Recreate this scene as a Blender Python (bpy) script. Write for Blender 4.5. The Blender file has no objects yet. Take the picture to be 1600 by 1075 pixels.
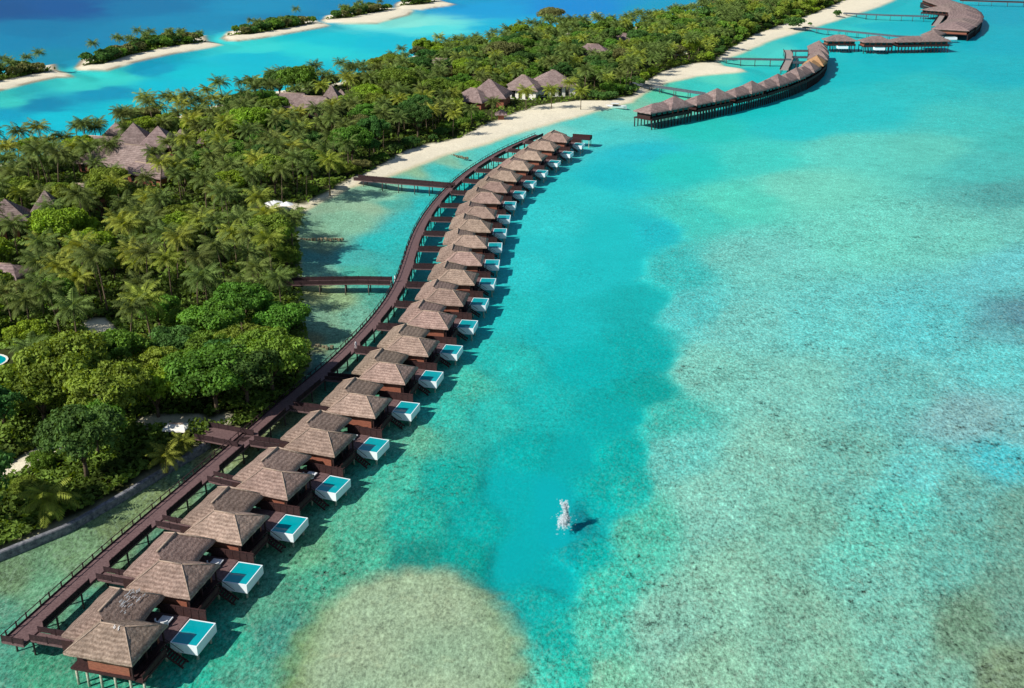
import bpy, math, random
import numpy as np
from mathutils import Vector, Matrix
random.seed(7)
rng = np.random.default_rng(7)
S = bpy.context.scene
COL = S.collection

# ---------------------------------------------------------------- camera
CAM_H, F_PX, Y_HOR, W_PX, H_PX = 85.0, 1680.0, -160.0, 1600.0, 1075.0
PITCH = math.atan((H_PX/2-Y_HOR)/F_PX)
CT, ST = math.cos(PITCH), math.sin(PITCH)
cam = bpy.data.cameras.new('camera')
cam.sensor_width = 36.0
cam.lens = 36.0*F_PX/W_PX
cam.clip_start = 1.0
cam.clip_end = 20000
camo = bpy.data.objects.new('camera', cam)
camo.location = (0, 0, CAM_H)
camo.rotation_euler = (math.radians(90)-PITCH, 0, 0)
COL.objects.link(camo)
S.camera = camo

# ---------------------------------------------------------------- light
SUN_EL = math.radians(40)
SHX, SHY = 0.85, 0.527                       # ground direction in which shadows fall
w = bpy.data.worlds.new('World'); S.world = w; w.use_nodes = True
nt = w.node_tree
sky = nt.nodes.new('ShaderNodeTexSky'); sky.sky_type = 'NISHITA'; sky.sun_disc = False
sky.sun_elevation = SUN_EL
sky.sun_rotation = math.atan2(-SHX, -SHY)
sky.air_density = 1.0; sky.dust_density = 0.6; sky.ozone_density = 1.5
bg = nt.nodes['Background']; bg.inputs['Strength'].default_value = 0.085
nt.links.new(sky.outputs[0], bg.inputs[0])
sun = bpy.data.lights.new('sun', 'SUN'); sun.energy = 4.9; sun.angle = math.radians(0.5)
sun.color = (1.0, 0.955, 0.88)
suno = bpy.data.objects.new('sun', sun)
sd = Vector((SHX*math.cos(SUN_EL), SHY*math.cos(SUN_EL), -math.sin(SUN_EL)))
suno.rotation_euler = sd.to_track_quat('-Z', 'Y').to_euler()
suno.location = (0, 0, 300)
COL.objects.link(suno)
S.view_settings.view_transform = 'Standard'
S.view_settings.look = 'None'
S.view_settings.exposure = 0.17
S.view_settings.gamma = 1.0
try:
    S.cycles.transparent_max_bounces = 12
    S.cycles.max_bounces = 6
    S.cycles.use_denoising = True
except Exception: pass

# ---------------------------------------------------------------- helpers
def P(px, py, z=0.0):
    """world point at height z seen at photograph pixel px,py (works on arrays)"""
    xc = px-W_PX/2; yc = py-H_PX/2
    t = (CAM_H-z)/(yc*CT+F_PX*ST)
    return xc*t, (F_PX*CT-yc*ST)*t
def PROJ(x, y, z=0.0):
    dz = z-CAM_H
    zc = y*CT-dz*ST
    yc = -(y*ST+dz*CT)
    return W_PX/2+F_PX*x/zc, H_PX/2+F_PX*yc/zc
def V3(px, py, z=0.0):
    a, b = P(px, py, z); return Vector((a, b, z))
def srgb(r, g, b):
    return tuple(((c/255)/12.92 if c/255 <= .04045 else ((c/255+.055)/1.055)**2.4) for c in (r, g, b))

def mat(name, col, rough=.8, spec=.25, noise=None, scale=3.0, amt=.25, bump=0.0, col2=None, stretch=None, objrand=0.0, bands=0.0):
    m = bpy.data.materials.new(name); m.use_nodes = True
    n = m.node_tree.nodes; l = m.node_tree.links
    b = n['Principled BSDF']
    b.inputs['Roughness'].default_value = rough
    b.inputs['Specular IOR Level'].default_value = spec
    b.inputs['Base Color'].default_value = (*col, 1)
    tc = n.new('ShaderNodeTexCoord'); mp = n.new('ShaderNodeMapping')
    l.new(tc.outputs['Object'], mp.inputs[0])
    if stretch: mp.inputs['Scale'].default_value = stretch
    nz = n.new('ShaderNodeTexNoise'); nz.inputs['Scale'].default_value = scale; nz.inputs['Detail'].default_value = 5
    nz.inputs['Roughness'].default_value = .65
    l.new(mp.outputs[0], nz.inputs['Vector'])
    rp = n.new('ShaderNodeMapRange'); rp.inputs[1].default_value = .3; rp.inputs[2].default_value = .7
    l.new(nz.outputs[0], rp.inputs[0])
    mx = n.new('ShaderNodeMix'); mx.data_type = 'RGBA'
    c2 = col2 if col2 else tuple(c*(1-2*amt) for c in col)
    c1 = col if col2 else tuple(min(1, c*(1+amt)) for c in col)
    mx.inputs[6].default_value = (*c2, 1); mx.inputs[7].default_value = (*c1, 1)
    l.new(rp.outputs[0], mx.inputs[0])
    out = mx.outputs[2]
    if bands:
        wv = n.new('ShaderNodeTexWave'); wv.bands_direction = 'Z'; wv.inputs['Scale'].default_value = bands; wv.inputs['Distortion'].default_value = 2.5; wv.inputs['Detail'].default_value = 3; wv.inputs['Detail Scale'].default_value = 2.5
        l.new(tc.outputs['Object'], wv.inputs[0])
        w2 = n.new('ShaderNodeTexNoise'); w2.inputs['Scale'].default_value = .45; w2.inputs['Detail'].default_value = 4; l.new(tc.outputs['Object'], w2.inputs[0])
        r1_ = n.new('ShaderNodeMapRange'); r1_.inputs[3].default_value = .74; r1_.inputs[4].default_value = 1.08; l.new(wv.outputs[1], r1_.inputs[0])
        r2_ = n.new('ShaderNodeMapRange'); r2_.inputs[1].default_value = .35; r2_.inputs[2].default_value = .65; r2_.inputs[3].default_value = .84; r2_.inputs[4].default_value = 1.12; l.new(w2.outputs[0], r2_.inputs[0])
        m_ = n.new('ShaderNodeMath'); m_.operation = 'MULTIPLY'; l.new(r1_.outputs[0], m_.inputs[0]); l.new(r2_.outputs[0], m_.inputs[1])
        vs_ = n.new('ShaderNodeVectorMath'); vs_.operation = 'SCALE'; l.new(out, vs_.inputs[0]); l.new(m_.outputs[0], vs_.inputs['Scale']); out = vs_.outputs[0]
    if objrand:
        oi = n.new('ShaderNodeObjectInfo'); mr = n.new('ShaderNodeMapRange')
        mr.inputs[3].default_value = 1-objrand; mr.inputs[4].default_value = 1+objrand
        l.new(oi.outputs['Random'], mr.inputs[0])
        hs = n.new('ShaderNodeHueSaturation')
        l.new(mr.outputs[0], hs.inputs['Value']); l.new(out, hs.inputs['Color'])
        m2 = n.new('ShaderNodeMath'); m2.operation = 'MULTIPLY'; m2.inputs[1].default_value = 7.31
        fr = n.new('ShaderNodeMath'); fr.operation = 'FRACT'
        mh = n.new('ShaderNodeMapRange'); mh.inputs[3].default_value = .5-objrand*.09; mh.inputs[4].default_value = .5+objrand*.09
        l.new(oi.outputs['Random'], m2.inputs[0]); l.new(m2.outputs[0], fr.inputs[0]); l.new(fr.outputs[0], mh.inputs[0])
        l.new(mh.outputs[0], hs.inputs['Hue'])
        out = hs.outputs[0]
    l.new(out, b.inputs['Base Color'])
    if bump:
        bp = n.new('ShaderNodeBump'); bp.inputs['Strength'].default_value = bump; bp.inputs['Distance'].default_value = .1
        l.new(nz.outputs[0], bp.inputs['Height']); l.new(bp.outputs[0], b.inputs['Normal'])
    return m

def leafmat(name, col, scale=.35, amt=.35, objrand=.22, trans=.25):
    m = mat(name, tuple(min(.5, c*1.28) for c in col), rough=.7, spec=.12, scale=scale, amt=amt, objrand=objrand)
    n = m.node_tree.nodes; l = m.node_tree.links
    b = n['Principled BSDF']; o = n['Material Output']
    src = b.inputs['Base Color'].links[0].from_socket
    t = n.new('ShaderNodeBsdfTranslucent'); hs = n.new('ShaderNodeHueSaturation')
    hs.inputs['Hue'].default_value = .48; hs.inputs['Saturation'].default_value = 1.15; hs.inputs['Value'].default_value = 1.3
    l.new(src, hs.inputs['Color']); l.new(hs.outputs[0], t.inputs['Color'])
    mx = n.new('ShaderNodeMixShader'); mx.inputs[0].default_value = trans
    l.new(b.outputs[0], mx.inputs[1]); l.new(t.outputs[0], mx.inputs[2]); l.new(mx.outputs[0], o.inputs['Surface'])
    return m

class MB:
    def __init__(s): s.v = []; s.f = []
    def add(s, vs, fs):
        o = len(s.v); s.v.extend([tuple(v) for v in vs]); s.f.extend([tuple(i+o for i in f) for f in fs])
    def box(s, x0, x1, y0, y1, z0, z1):
        s.add([(x0,y0,z0),(x1,y0,z0),(x1,y1,z0),(x0,y1,z0),(x0,y0,z1),(x1,y0,z1),(x1,y1,z1),(x0,y1,z1)],
              [(3,2,1,0),(4,5,6,7),(0,1,5,4),(1,2,6,5),(2,3,7,6),(3,0,4,7)])
    def beam(s, a, b, wd, h, up=Vector((0,0,1))):
        a = Vector(a); b = Vector(b); d = (b-a).normalized()
        sd_ = d.cross(up); sd_ = sd_.normalized() if sd_.length > 1e-5 else Vector((1,0,0))
        u2 = sd_.cross(d)
        vs = []
        for p in (a, b):
            for sx, sz in ((-1,-1),(1,-1),(1,1),(-1,1)):
                vs.append(p+sd_*sx*wd/2+u2*sz*h/2)
        s.add(vs, [(0,1,2,3),(7,6,5,4),(0,4,5,1),(1,5,6,2),(2,6,7,3),(3,7,4,0)])
    def tube(s, pts, rad, n=7, cap=True):
        pts = [Vector(p) for p in pts]; vs = []; fs = []
        for i, p in enumerate(pts):
            d = (pts[min(i+1, len(pts)-1)]-pts[max(i-1, 0)]).normalized()
            a = d.cross(Vector((0,1,0.13))).normalized(); b = d.cross(a)
            r = rad[i] if hasattr(rad, '__len__') else rad
            for k in range(n):
                t = 2*math.pi*k/n; vs.append(p+a*r*math.cos(t)+b*r*math.sin(t))
        for i in range(len(pts)-1):
            for k in range(n):
                fs.append((i*n+k, i*n+(k+1)%n, (i+1)*n+(k+1)%n, (i+1)*n+k))
        if cap:
            fs.append(tuple(range(n-1, -1, -1))); fs.append(tuple((len(pts)-1)*n+k for k in range(n)))
        s.add(vs, fs)
    def mesh(s, name, m, smooth=False):
        me = bpy.data.meshes.new(name); me.from_pydata(s.v, [], s.f); me.materials.append(m)
        if smooth: me.polygons.foreach_set('use_smooth', [True]*len(me.polygons))
        me.update(); return me
    def build(s, name, m, parent=None, smooth=False):
        return link(name, s.mesh(name, m, smooth), parent)
def link(name, me, parent=None, loc=None, rz=0):
    o = bpy.data.objects.new(name, me); COL.objects.link(o)
    if parent: o.parent = parent
    if loc is not None: o.location = loc
    if rz: o.rotation_euler.z = rz
    return o
def tag(o, label=None, cat=None, group=None, kind=None):
    if label: o['label'] = label
    if cat: o['category'] = cat
    if group: o['group'] = group
    if kind: o['kind'] = kind
    return o
def empty(name, loc=(0,0,0), rz=0):
    o = bpy.data.objects.new(name, None); COL.objects.link(o); o.location = loc; o.rotation_euler.z = rz
    o.empty_display_size = .3
    return o
def npmesh(name, V, F, m, smooth=False):
    me = bpy.data.meshes.new(name)
    V = np.asarray(V, dtype=np.float32); F = np.asarray(F, dtype=np.int32)
    k = F.shape[1]
    me.vertices.add(len(V)); me.vertices.foreach_set('co', V.ravel())
    me.loops.add(F.size); me.loops.foreach_set('vertex_index', F.ravel())
    me.polygons.add(len(F)); me.polygons.foreach_set('loop_start', np.arange(0, F.size, k, dtype=np.int32))
    try: me.polygons.foreach_set('loop_total', np.full(len(F), k, dtype=np.int32))
    except Exception: pass
    if smooth: me.polygons.foreach_set('use_smooth', np.ones(len(F), dtype=bool))
    me.materials.append(m); me.update(calc_edges=True); me.validate()
    return me
def copy_tree(o, parent=None):
    c = o.copy(); COL.objects.link(c); c.parent = parent
    for ch in list(o.children): copy_tree(ch, c)
    return c
def strip_labels(o): return o
def inside(poly, x, y):
    """vectorised point in polygon"""
    x = np.asarray(x, float); y = np.asarray(y, float); r = np.zeros(x.shape, bool)
    n = len(poly)
    for i in range(n):
        x1, y1 = poly[i-1]; x2, y2 = poly[i]
        if y1 == y2: continue
        c = ((y1 > y) != (y2 > y)) & (x < (x2-x1)*(y-y1)/(y2-y1)+x1)
        r ^= c
    return r
def segdist(poly, x, y, closed=True):
    d = np.full(np.shape(x), 1e18)
    n = len(poly)
    for i in range(0 if closed else 1, n):
        x1, y1 = poly[i-1]; x2, y2 = poly[i]
        dx, dy = x2-x1, y2-y1; L = dx*dx+dy*dy+1e-9
        t = np.clip(((x-x1)*dx+(y-y1)*dy)/L, 0, 1)
        d = np.minimum(d, (x-x1-t*dx)**2+(y-y1-t*dy)**2)
    return np.sqrt(d)
def sdist(poly, x, y):
    d = segdist(poly, x, y); return np.where(inside(poly, x, y), d, -d)
def W(poly, z=0): return [tuple(float(v) for v in P(a, b, z)) for a, b in poly]
def vnoise(x, y, sc, seed=0):
    """cheap smooth value noise"""
    r = np.random.default_rng(seed+11).random((256, 256))
    X = x/sc; Y = y/sc; xi = np.floor(X).astype(int); yi = np.floor(Y).astype(int)
    fx = X-xi; fy = Y-yi; fx = fx*fx*(3-2*fx); fy = fy*fy*(3-2*fy)
    g = lambda a, b: r[a % 256, b % 256]
    return (g(xi,yi)*(1-fx)+g(xi+1,yi)*fx)*(1-fy)+(g(xi,yi+1)*(1-fx)+g(xi+1,yi+1)*fx)*fy
def sst(a, b, x):
    t = np.clip((x-a)/(b-a), 0, 1); return t*t*(3-2*t)

# ---------------------------------------------------------------- outlines of land (photograph pixels at ground level)
VEG = [(-420,1070),(-60,880),(0,857),(60,833),(107,813),(163,782),(238,739),(310,697),(322,684),(345,672),(395,665),(458,611),(480,576),(472,520),(466,470),(466,430),
       (462,380),(466,337),(484,316),(530,292),(580,270),(640,237),(720,219),(750,202),(810,178),(850,167),(900,161),(955,160),(990,150),(1005,132),(1030,118),(1060,106),(1115,98),
       (1135,82),(1180,56),(1230,38),(1280,20),(1310,6),(1345,-8),(1300,-14),(1200,0),(1060,34),(1000,50),(850,58),(750,80),(650,94),
       (600,115),(530,137),(420,152),(340,172),(230,202),(100,242),(0,264),(-200,310),(-500,390),(-700,700)]
LAND = [(-450,1085),(-60,884),(0,862),(60,838),(108,820),(165,788),(245,743),(326,692),(345,678),(395,668),(462,612),(484,575),(476,520),(470,470),(470,430),
        (466,380),(470,338),(496,320),(545,296),(596,282),(650,262),(700,243),(762,226),(830,203),(880,190),(935,174),(990,160),(1008,146),(1045,130),
        (1090,120),(1150,114),(1168,112),(1160,107),(1132,103),(1120,96),(1140,92),(1160,84),(1205,64),(1262,47),(1322,28),(1372,12),(1400,0),(1395,-16),
        (1330,-22),(1200,-8),(1060,26),(1000,42),(850,50),(750,72),(650,86),(600,107),(530,129),(420,144),(340,164),(230,194),(100,234),(0,256),(-200,302),(-520,380),(-760,700)]
def isl(veg, sand, dv_=11):
    """veg / sand: lower (near) outlines left to right, photograph pixels at ground level"""
    up = [(a, b-dv_) for a, b in veg][::-1]
    return (sand+[(a+4, b-4) for a, b in veg[-1:]]+[(a, b-2.5) for a, b in up], veg+up[1:-1])
ISL = [isl([(-140,152),(0,130),(37,122),(86,113)], [(-140,172),(0,143),(56,129),(90,122),(119,121),(108,116)]),
 isl([(129,105),(161,103),(202,89),(262,76),(323,68)], [(117,106),(123,110),(169,111),(210,98),(281,83),(337,73.5),(351,70)]),
 isl([(356,58),(394,56),(450,46),(492,38)], [(342,60),(352,65),(370,65),(412,60),(469,50),(512,42),(516,39)], 7),
 isl([(509,32),(542,31),(576,23),(611,17)], [(501,32),(510,36),(539,37),(590,37),(640,24),(648,16),(630,15)], 6),
 isl([(620,11),(660,9),(682,4)], [(614,12),(622,16),(662,15),(700,10),(713,6.5),(700,4)], 6)]
SANDY = [  # bare clearings and paths inside the trees: polyline, half width in metres
 ([(-10,752),(20,744),(50,728),(82,712),(110,692),(122,672),(140,655),(160,630)], 2.0),
 ([(238,668),(300,668)], 2.6), ([(330,668),(352,660)], 1.6),
 ([(270,352),(302,342)], 2.6), ([(415,330),(470,326)], 3.0), ([(150,512),(168,532),(170,548)], 2.4),
 ([(372,344),(392,340)], 1.6), ([(520,155),(545,158)], 4.0), ([(850,172),(890,168)], 5.0), ([(1060,88),(1075,84)], 3),
]
VEGW = W(VEG); LANDW = W(LAND); ISLW = [(W(a), W(b)) for a, b in ISL]; SANDW = [(W(a), r) for a, r in SANDY]

# ---------------------------------------------------------------- seabed and island terrain: one sheet
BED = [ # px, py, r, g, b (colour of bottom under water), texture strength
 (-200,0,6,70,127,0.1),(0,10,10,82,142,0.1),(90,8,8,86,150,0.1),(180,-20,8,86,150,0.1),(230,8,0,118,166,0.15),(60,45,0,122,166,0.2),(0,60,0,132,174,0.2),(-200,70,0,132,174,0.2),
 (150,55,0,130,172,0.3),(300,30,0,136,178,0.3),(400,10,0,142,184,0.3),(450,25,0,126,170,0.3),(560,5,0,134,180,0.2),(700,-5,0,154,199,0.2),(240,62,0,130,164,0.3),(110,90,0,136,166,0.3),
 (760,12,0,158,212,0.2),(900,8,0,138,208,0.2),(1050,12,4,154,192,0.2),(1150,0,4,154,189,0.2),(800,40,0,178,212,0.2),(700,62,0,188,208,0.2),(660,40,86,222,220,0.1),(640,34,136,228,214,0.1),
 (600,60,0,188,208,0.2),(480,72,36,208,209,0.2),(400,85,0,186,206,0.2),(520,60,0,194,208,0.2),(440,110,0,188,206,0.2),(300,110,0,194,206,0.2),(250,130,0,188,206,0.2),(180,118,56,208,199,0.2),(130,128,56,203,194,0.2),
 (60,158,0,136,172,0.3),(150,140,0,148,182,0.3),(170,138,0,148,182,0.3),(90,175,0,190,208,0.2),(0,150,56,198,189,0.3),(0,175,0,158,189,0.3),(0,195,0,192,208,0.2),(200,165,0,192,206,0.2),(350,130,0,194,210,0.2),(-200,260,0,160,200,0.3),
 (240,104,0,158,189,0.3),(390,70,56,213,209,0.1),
 # right-hand lagoon, far
 (1200,30,4,172,189,0.2),(1280,70,4,188,194,0.2),(1180,120,24,190,189,0.2),(1400,35,4,180,192,0.2),(1400,90,4,180,189,0.3),(1330,110,4,184,189,0.3),(1560,20,4,162,184,0.3),(1600,60,4,170,186,0.3),(1560,110,14,174,184,0.4),
 (1450,130,34,184,184,0.5),(1350,170,34,188,189,0.4),(1600,160,54,182,180,0.5),(1500,180,64,189,182,0.5),(1600,220,64,182,174,0.6),(1800,150,44,169,174,0.5),
 (1100,195,34,194,182,0.3),(1190,165,14,190,188,0.3),(1000,230,30,186,196,0.3),(960,205,70,196,192,0.4),(950,270,20,184,192,0.3),(1060,250,34,194,184,0.3),(1180,240,64,200,186,0.4),(1250,190,34,192,192,0.3),
 (1320,230,94,200,184,0.6),(1450,230,94,194,178,0.6),(1560,250,74,182,174,0.6),(1600,300,74,154,149,0.8),(1600,340,104,183,171,0.8),
 (1260,290,114,204,182,0.6),(1150,310,84,202,180,0.6),(1080,330,64,193,179,0.6),(1020,350,25,180,186,0.4),(960,350,26,187,188,0.2),(1040,420,55,180,175,0.7),(1180,400,110,192,180,0.8),(1350,360,109,199,181,0.8),(1500,360,109,193,177,0.8),(1600,420,102,188,188,0.8),
 (1600,492,86,134,144,0.9),(1585,510,96,166,169,0.9),(1700,490,86,126,134,0.9),
 (1150,500,114,192,182,0.9),(1300,500,102,192,186,0.9),(1450,500,92,188,188,0.9),(1560,560,97,190,188,0.9),(1100,580,120,190,174,0.9),(1250,600,120,186,172,0.9),(1400,600,102,178,172,1),(1520,640,123,168,168,1),(1600,660,112,172,172,1),(1570,700,72,177,182,1),
 (1200,700,126,184,166,1),(1330,720,110,174,160,1),(1440,740,102,187,182,1),(1500,760,101,166,156,1),(1420,780,92,184,172,1),(1600,800,101,151,136,1),(1100,780,126,186,168,1),(1250,820,116,172,152,1),(1360,850,102,186,168,1),(1480,850,98,166,152,1),(1380,880,116,181,164,1),
 (1150,900,132,182,158,1),(1050,960,130,182,160,1),(1100,1050,138,182,154,1),(1250,980,126,174,150,1),(1400,980,116,174,154,1),(1510,970,106,138,112,1),(1560,1040,118,138,108,1),(1480,1060,116,164,142,1),(1600,930,104,146,128,1),(1300,1070,122,170,144,1),(1600,1200,116,136,114,1),(1200,1200,132,177,150,1),
 # channel
 (960,400,26,187,188,0.2),(1000,460,15,172,170,0.3),(900,420,26,187,188,0.3),(860,380,35,190,192,0.3),(880,500,20,182,182,0.3),(930,560,0,174,172,0.3),(1000,540,0,166,162,0.4),(1015,600,0,158,150,0.4),(960,640,0,168,164,0.3),
 (850,620,20,178,172,0.4),(760,640,40,182,170,0.5),(820,690,0,170,164,0.4),(900,700,0,168,166,0.2),(980,700,0,166,158,0.5),(800,760,0,172,172,0.2),(860,770,0,174,178,0.05),(880,820,0,172,178,0.05),(930,790,0,170,166,0.4),(910,800,0,126,134,0.5),(955,760,0,164,156,0.5),(740,800,0,168,160,0.4),(820,850,0,170,172,0.1),(870,880,0,170,170,0.2),  # dark point just right of the splash paints its shadow into the bed
 (895,850,0,156,156,0.5),(930,860,0,168,158,0.6),(850,930,10,168,160,0.5),(880,980,20,168,154,0.7),(860,1060,60,184,162,0.9),(900,1040,40,172,150,0.9),(950,900,60,182,160,0.9),(930,980,80,184,160,0.9),(940,1060,120,184,152,1),
 (1000,820,80,184,160,0.9),(985,760,20,170,158,0.7),(1060,700,102,186,174,0.9),(1040,640,60,178,164,0.8),(1080,480,82,186,182,0.8),(870,1150,60,178,150,1),
 # beside the pools
 (700,640,50,180,162,0.7),(780,560,35,184,174,0.5),(800,480,30,188,184,0.4),(830,400,40,194,194,0.4),(860,330,45,196,196,0.4),(910,290,40,194,194,0.3),(720,590,60,176,155,0.8),(620,720,65,176,150,0.8),(640,680,90,170,140,0.9),(560,790,80,164,134,0.9),(640,800,30,168,148,0.7),(700,740,10,166,152,0.6),(650,860,20,140,126,0.6),(720,860,0,156,144,0.5),(560,850,70,164,134,0.9),
 (480,850,94,156,118,0.9),(500,900,70,158,128,0.9),(420,940,84,154,126,0.9),(440,980,64,138,120,0.9),(350,1000,48,160,132,0.9),(380,1050,78,158,132,0.9),(300,1065,38,166,140,0.9),(200,1065,58,158,130,0.9),(60,1050,68,148,116,0.9),(0,1060,74,146,122,0.9),(-100,1100,74,146,122,0.9),
 (0,960,84,142,116,0.9),(60,920,98,144,110,0.9),(-80,930,94,136,106,0.9),(0,890,106,132,96,0.9),(120,860,110,140,102,0.9),(190,810,118,136,92,0.9),(240,765,122,138,92,0.9),(320,715,142,144,98,0.9),(360,695,124,140,98,0.9),(280,740,110,142,106,0.9),(20,990,74,144,122,0.9),
 (380,668,148,143,89,0.7),(430,650,138,146,104,0.8),(470,610,120,142,95,0.8),(160,960,74,142,122,0.8),(250,850,84,138,116,0.8),(350,760,84,142,120,0.8),(450,680,78,138,108,0.8),(530,610,70,146,118,0.8),(600,540,70,156,136,0.7),
 # between island and boardwalk
 (490,585,60,112,104,0.7),(500,560,82,130,115,0.7),(495,540,140,140,100,0.6),(530,535,110,156,126,0.8),(500,500,125,166,136,0.8),(560,490,110,168,144,0.8),(600,470,82,160,140,0.8),(520,465,140,165,120,0.8),(490,455,160,165,110,0.7),(560,425,70,170,150,0.6),(610,420,60,180,172,0.5),(500,420,120,175,150,0.7),(490,400,90,160,150,0.7),
 (560,395,70,176,168,0.6),(500,375,120,150,120,0.7),(480,350,130,168,135,0.7),(540,340,130,178,148,0.7),(600,370,40,182,178,0.5),(640,345,50,184,182,0.5),(570,315,150,182,150,0.6),(500,325,150,182,150,0.5),(620,310,80,170,155,0.6),(660,315,40,186,184,0.5),(680,290,60,186,180,0.5),
 (600,295,140,190,160,0.5),(650,278,90,188,175,0.5),(700,262,60,190,184,0.5),(700,252,140,195,165,0.4),(740,245,100,195,178,0.4),(640,265,150,190,150,0.4),(800,225,90,205,192,0.4),(850,205,130,212,198,0.3),(760,240,90,200,190,0.4),(930,190,90,202,192,0.4),
 (1000,165,130,200,170,0.4),(1050,145,94,209,174,0.3),(1100,135,54,200,189,0.3),(1130,118,84,209,189,0.2),(1180,105,34,194,192,0.2),(1160,95,84,209,189,0.2),(1210,75,74,209,199,0.2),(1300,45,44,199,196,0.2),(1360,25,44,194,194,0.2),(1400,12,14,184,192,0.2),(980,170,110,200,180,0.4),
 (650,400,50,180,176,0.4),(680,350,40,184,180,0.4),(700,310,30,180,176,0.4),(740,280,30,182,178,0.4),(620,450,60,170,158,0.6),
]
REEF = W([(1120,250),(1050,330),(1022,400),(1028,450),(1044,520),(1044,600),(1030,660),(1002,740),(975,800),(958,850),(940,900),(925,960),(912,1020),(905,1090),(880,1300),(2400,1400),(2400,250)])
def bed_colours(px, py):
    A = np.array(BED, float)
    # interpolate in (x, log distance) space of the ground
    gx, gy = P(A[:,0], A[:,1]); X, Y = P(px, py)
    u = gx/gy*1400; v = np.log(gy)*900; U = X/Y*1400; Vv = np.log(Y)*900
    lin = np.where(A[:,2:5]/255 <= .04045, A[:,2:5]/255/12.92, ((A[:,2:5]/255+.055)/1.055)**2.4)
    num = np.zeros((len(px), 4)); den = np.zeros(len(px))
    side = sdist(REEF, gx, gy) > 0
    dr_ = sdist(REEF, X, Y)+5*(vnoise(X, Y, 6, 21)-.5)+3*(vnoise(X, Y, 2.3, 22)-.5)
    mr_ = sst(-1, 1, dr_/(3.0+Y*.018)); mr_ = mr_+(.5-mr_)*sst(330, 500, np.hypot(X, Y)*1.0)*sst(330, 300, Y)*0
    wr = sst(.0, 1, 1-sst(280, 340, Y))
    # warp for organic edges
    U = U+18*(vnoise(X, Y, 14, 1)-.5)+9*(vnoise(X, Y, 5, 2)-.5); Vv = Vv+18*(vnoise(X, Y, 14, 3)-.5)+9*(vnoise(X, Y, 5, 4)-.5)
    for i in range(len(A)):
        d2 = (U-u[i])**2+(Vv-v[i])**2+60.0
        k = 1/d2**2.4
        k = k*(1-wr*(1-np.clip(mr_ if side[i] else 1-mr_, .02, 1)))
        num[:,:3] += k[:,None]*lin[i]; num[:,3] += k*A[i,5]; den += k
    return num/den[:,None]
SANDBAR = W([(424,1090),(438,1030),(462,985),(500,940),(545,905),(590,886),(640,876),(690,879),(735,893),(775,918),(800,955),(818,1000),(828,1090),(840,1300),(420,1300)])
step = 3.6
pxs = np.arange(-520, 2121, step); 
pys = np.concatenate([np.arange(-150, -60, 6), np.arange(-60, -14, 2.6), np.arange(-14, 170, 1.3), np.arange(170, 330, 2.6), np.arange(330, 1330, 4.2)])
GX, GY = np.meshgrid(pxs, pys)
fx, fy = GX.ravel(), GY.ravel()
X, Y = P(fx, fy)
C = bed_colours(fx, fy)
sb = sdist(SANDBAR, X, Y)+1.2*(vnoise(X, Y, 3, 5)-.5)
edge = sst(-2.4, 2.6, sb+1.5*(vnoise(X, Y, 1.3, 15)-.5))
core = sst(0, 7, sb)
bpx, bpy_ = PROJ(X, Y)
leftw = sst(560, 440, bpx)*.8+.2*sst(700, 790, bpx)+.12
brd = np.array(srgb(112,138,80)); inn = np.array(srgb(146,172,140)); tan_ = np.array(srgb(166,176,142))
mixc = inn[None]+(tan_-inn)[None]*(sst(1050, 930, bpy_)*0+vnoise(X, Y, 9, 9))[:,None]*.8
cc = mixc*core[:,None]+(brd[None]*leftw[:,None]+mixc*(1-leftw[:,None]))*(1-core[:,None])
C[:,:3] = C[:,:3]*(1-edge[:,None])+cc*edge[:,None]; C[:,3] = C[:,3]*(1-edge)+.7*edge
# height: sea floor, shore slope, land
dl = sdist(LANDW, X, Y)+1.3*(vnoise(X, Y, 9, 6)-.5)+.6*(vnoise(X, Y, 3.7, 16)-.5)
dv = sdist(VEGW, X, Y)+1.5*(vnoise(X, Y, 5, 7)-.5)
far = np.zeros(len(X))
for s_, v_ in ISLW:
    a = sdist(s_, X, Y)+1.6*(vnoise(X, Y, 23, 8)-.5); b = sdist(v_, X, Y)
    dl = np.maximum(dl, a); dv = np.maximum(dv, np.minimum(b, a)); far = np.maximum(far, (a > -30)*1.0)
dep = -1.0-.9*sst(.75, .2, C[:,3])
Z = np.where(dl < 0, np.maximum(dep, dl*.16-.02), np.minimum(1.1, dl*.14))
Z = np.where(dl > 0, Z+.15*(vnoise(X, Y, 6, 12)-.5)*sst(0, 5, dl), Z)
sandc = np.array(srgb(232,222,196)); wet = np.array(srgb(206,196,160)); floor = np.array(srgb(58,64,30))
ls = (sst(-1, 1, (dl-.15)/(.35+Y*.0022)))[:,None]
sandmix = wet+(sandc-wet)*sst(.3, 3.0, dl)[:,None]
# pale shallow halo under the water near sand beaches
halo = sst(-9, 0, dl)*sst(9, 3, np.abs(dv))*0
fl = sst(-1.4, .8, dv)
for pl, r in SANDW:
    fl = fl*sst(r-.8, r+.8, segdist(pl, X, Y, False)+.8*(vnoise(X, Y, 2.5, 14)-.5))
rk = np.array(srgb(150,134,108)); rw = (far*sst(4.5, 1.0, dl)*sst(.25, .6, vnoise(X, Y, 11, 41)))[:,None]
sandmix = sandmix*(1-rw)+rk*rw
lc = sandmix*(1-fl[:,None])+floor*fl[:,None]
C[:,:3] = C[:,:3]*(1-ls)+lc*ls; C[:,3] = C[:,3]*(1-ls[:,0])+.25*ls[:,0]
nx_, ny_ = len(pxs), len(pys)
idx = np.arange(nx_*ny_).reshape(ny_, nx_)
Fq = np.stack([idx[1:,:-1], idx[1:,1:], idx[:-1,1:], idx[:-1,:-1]], -1).reshape(-1, 4)

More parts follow.
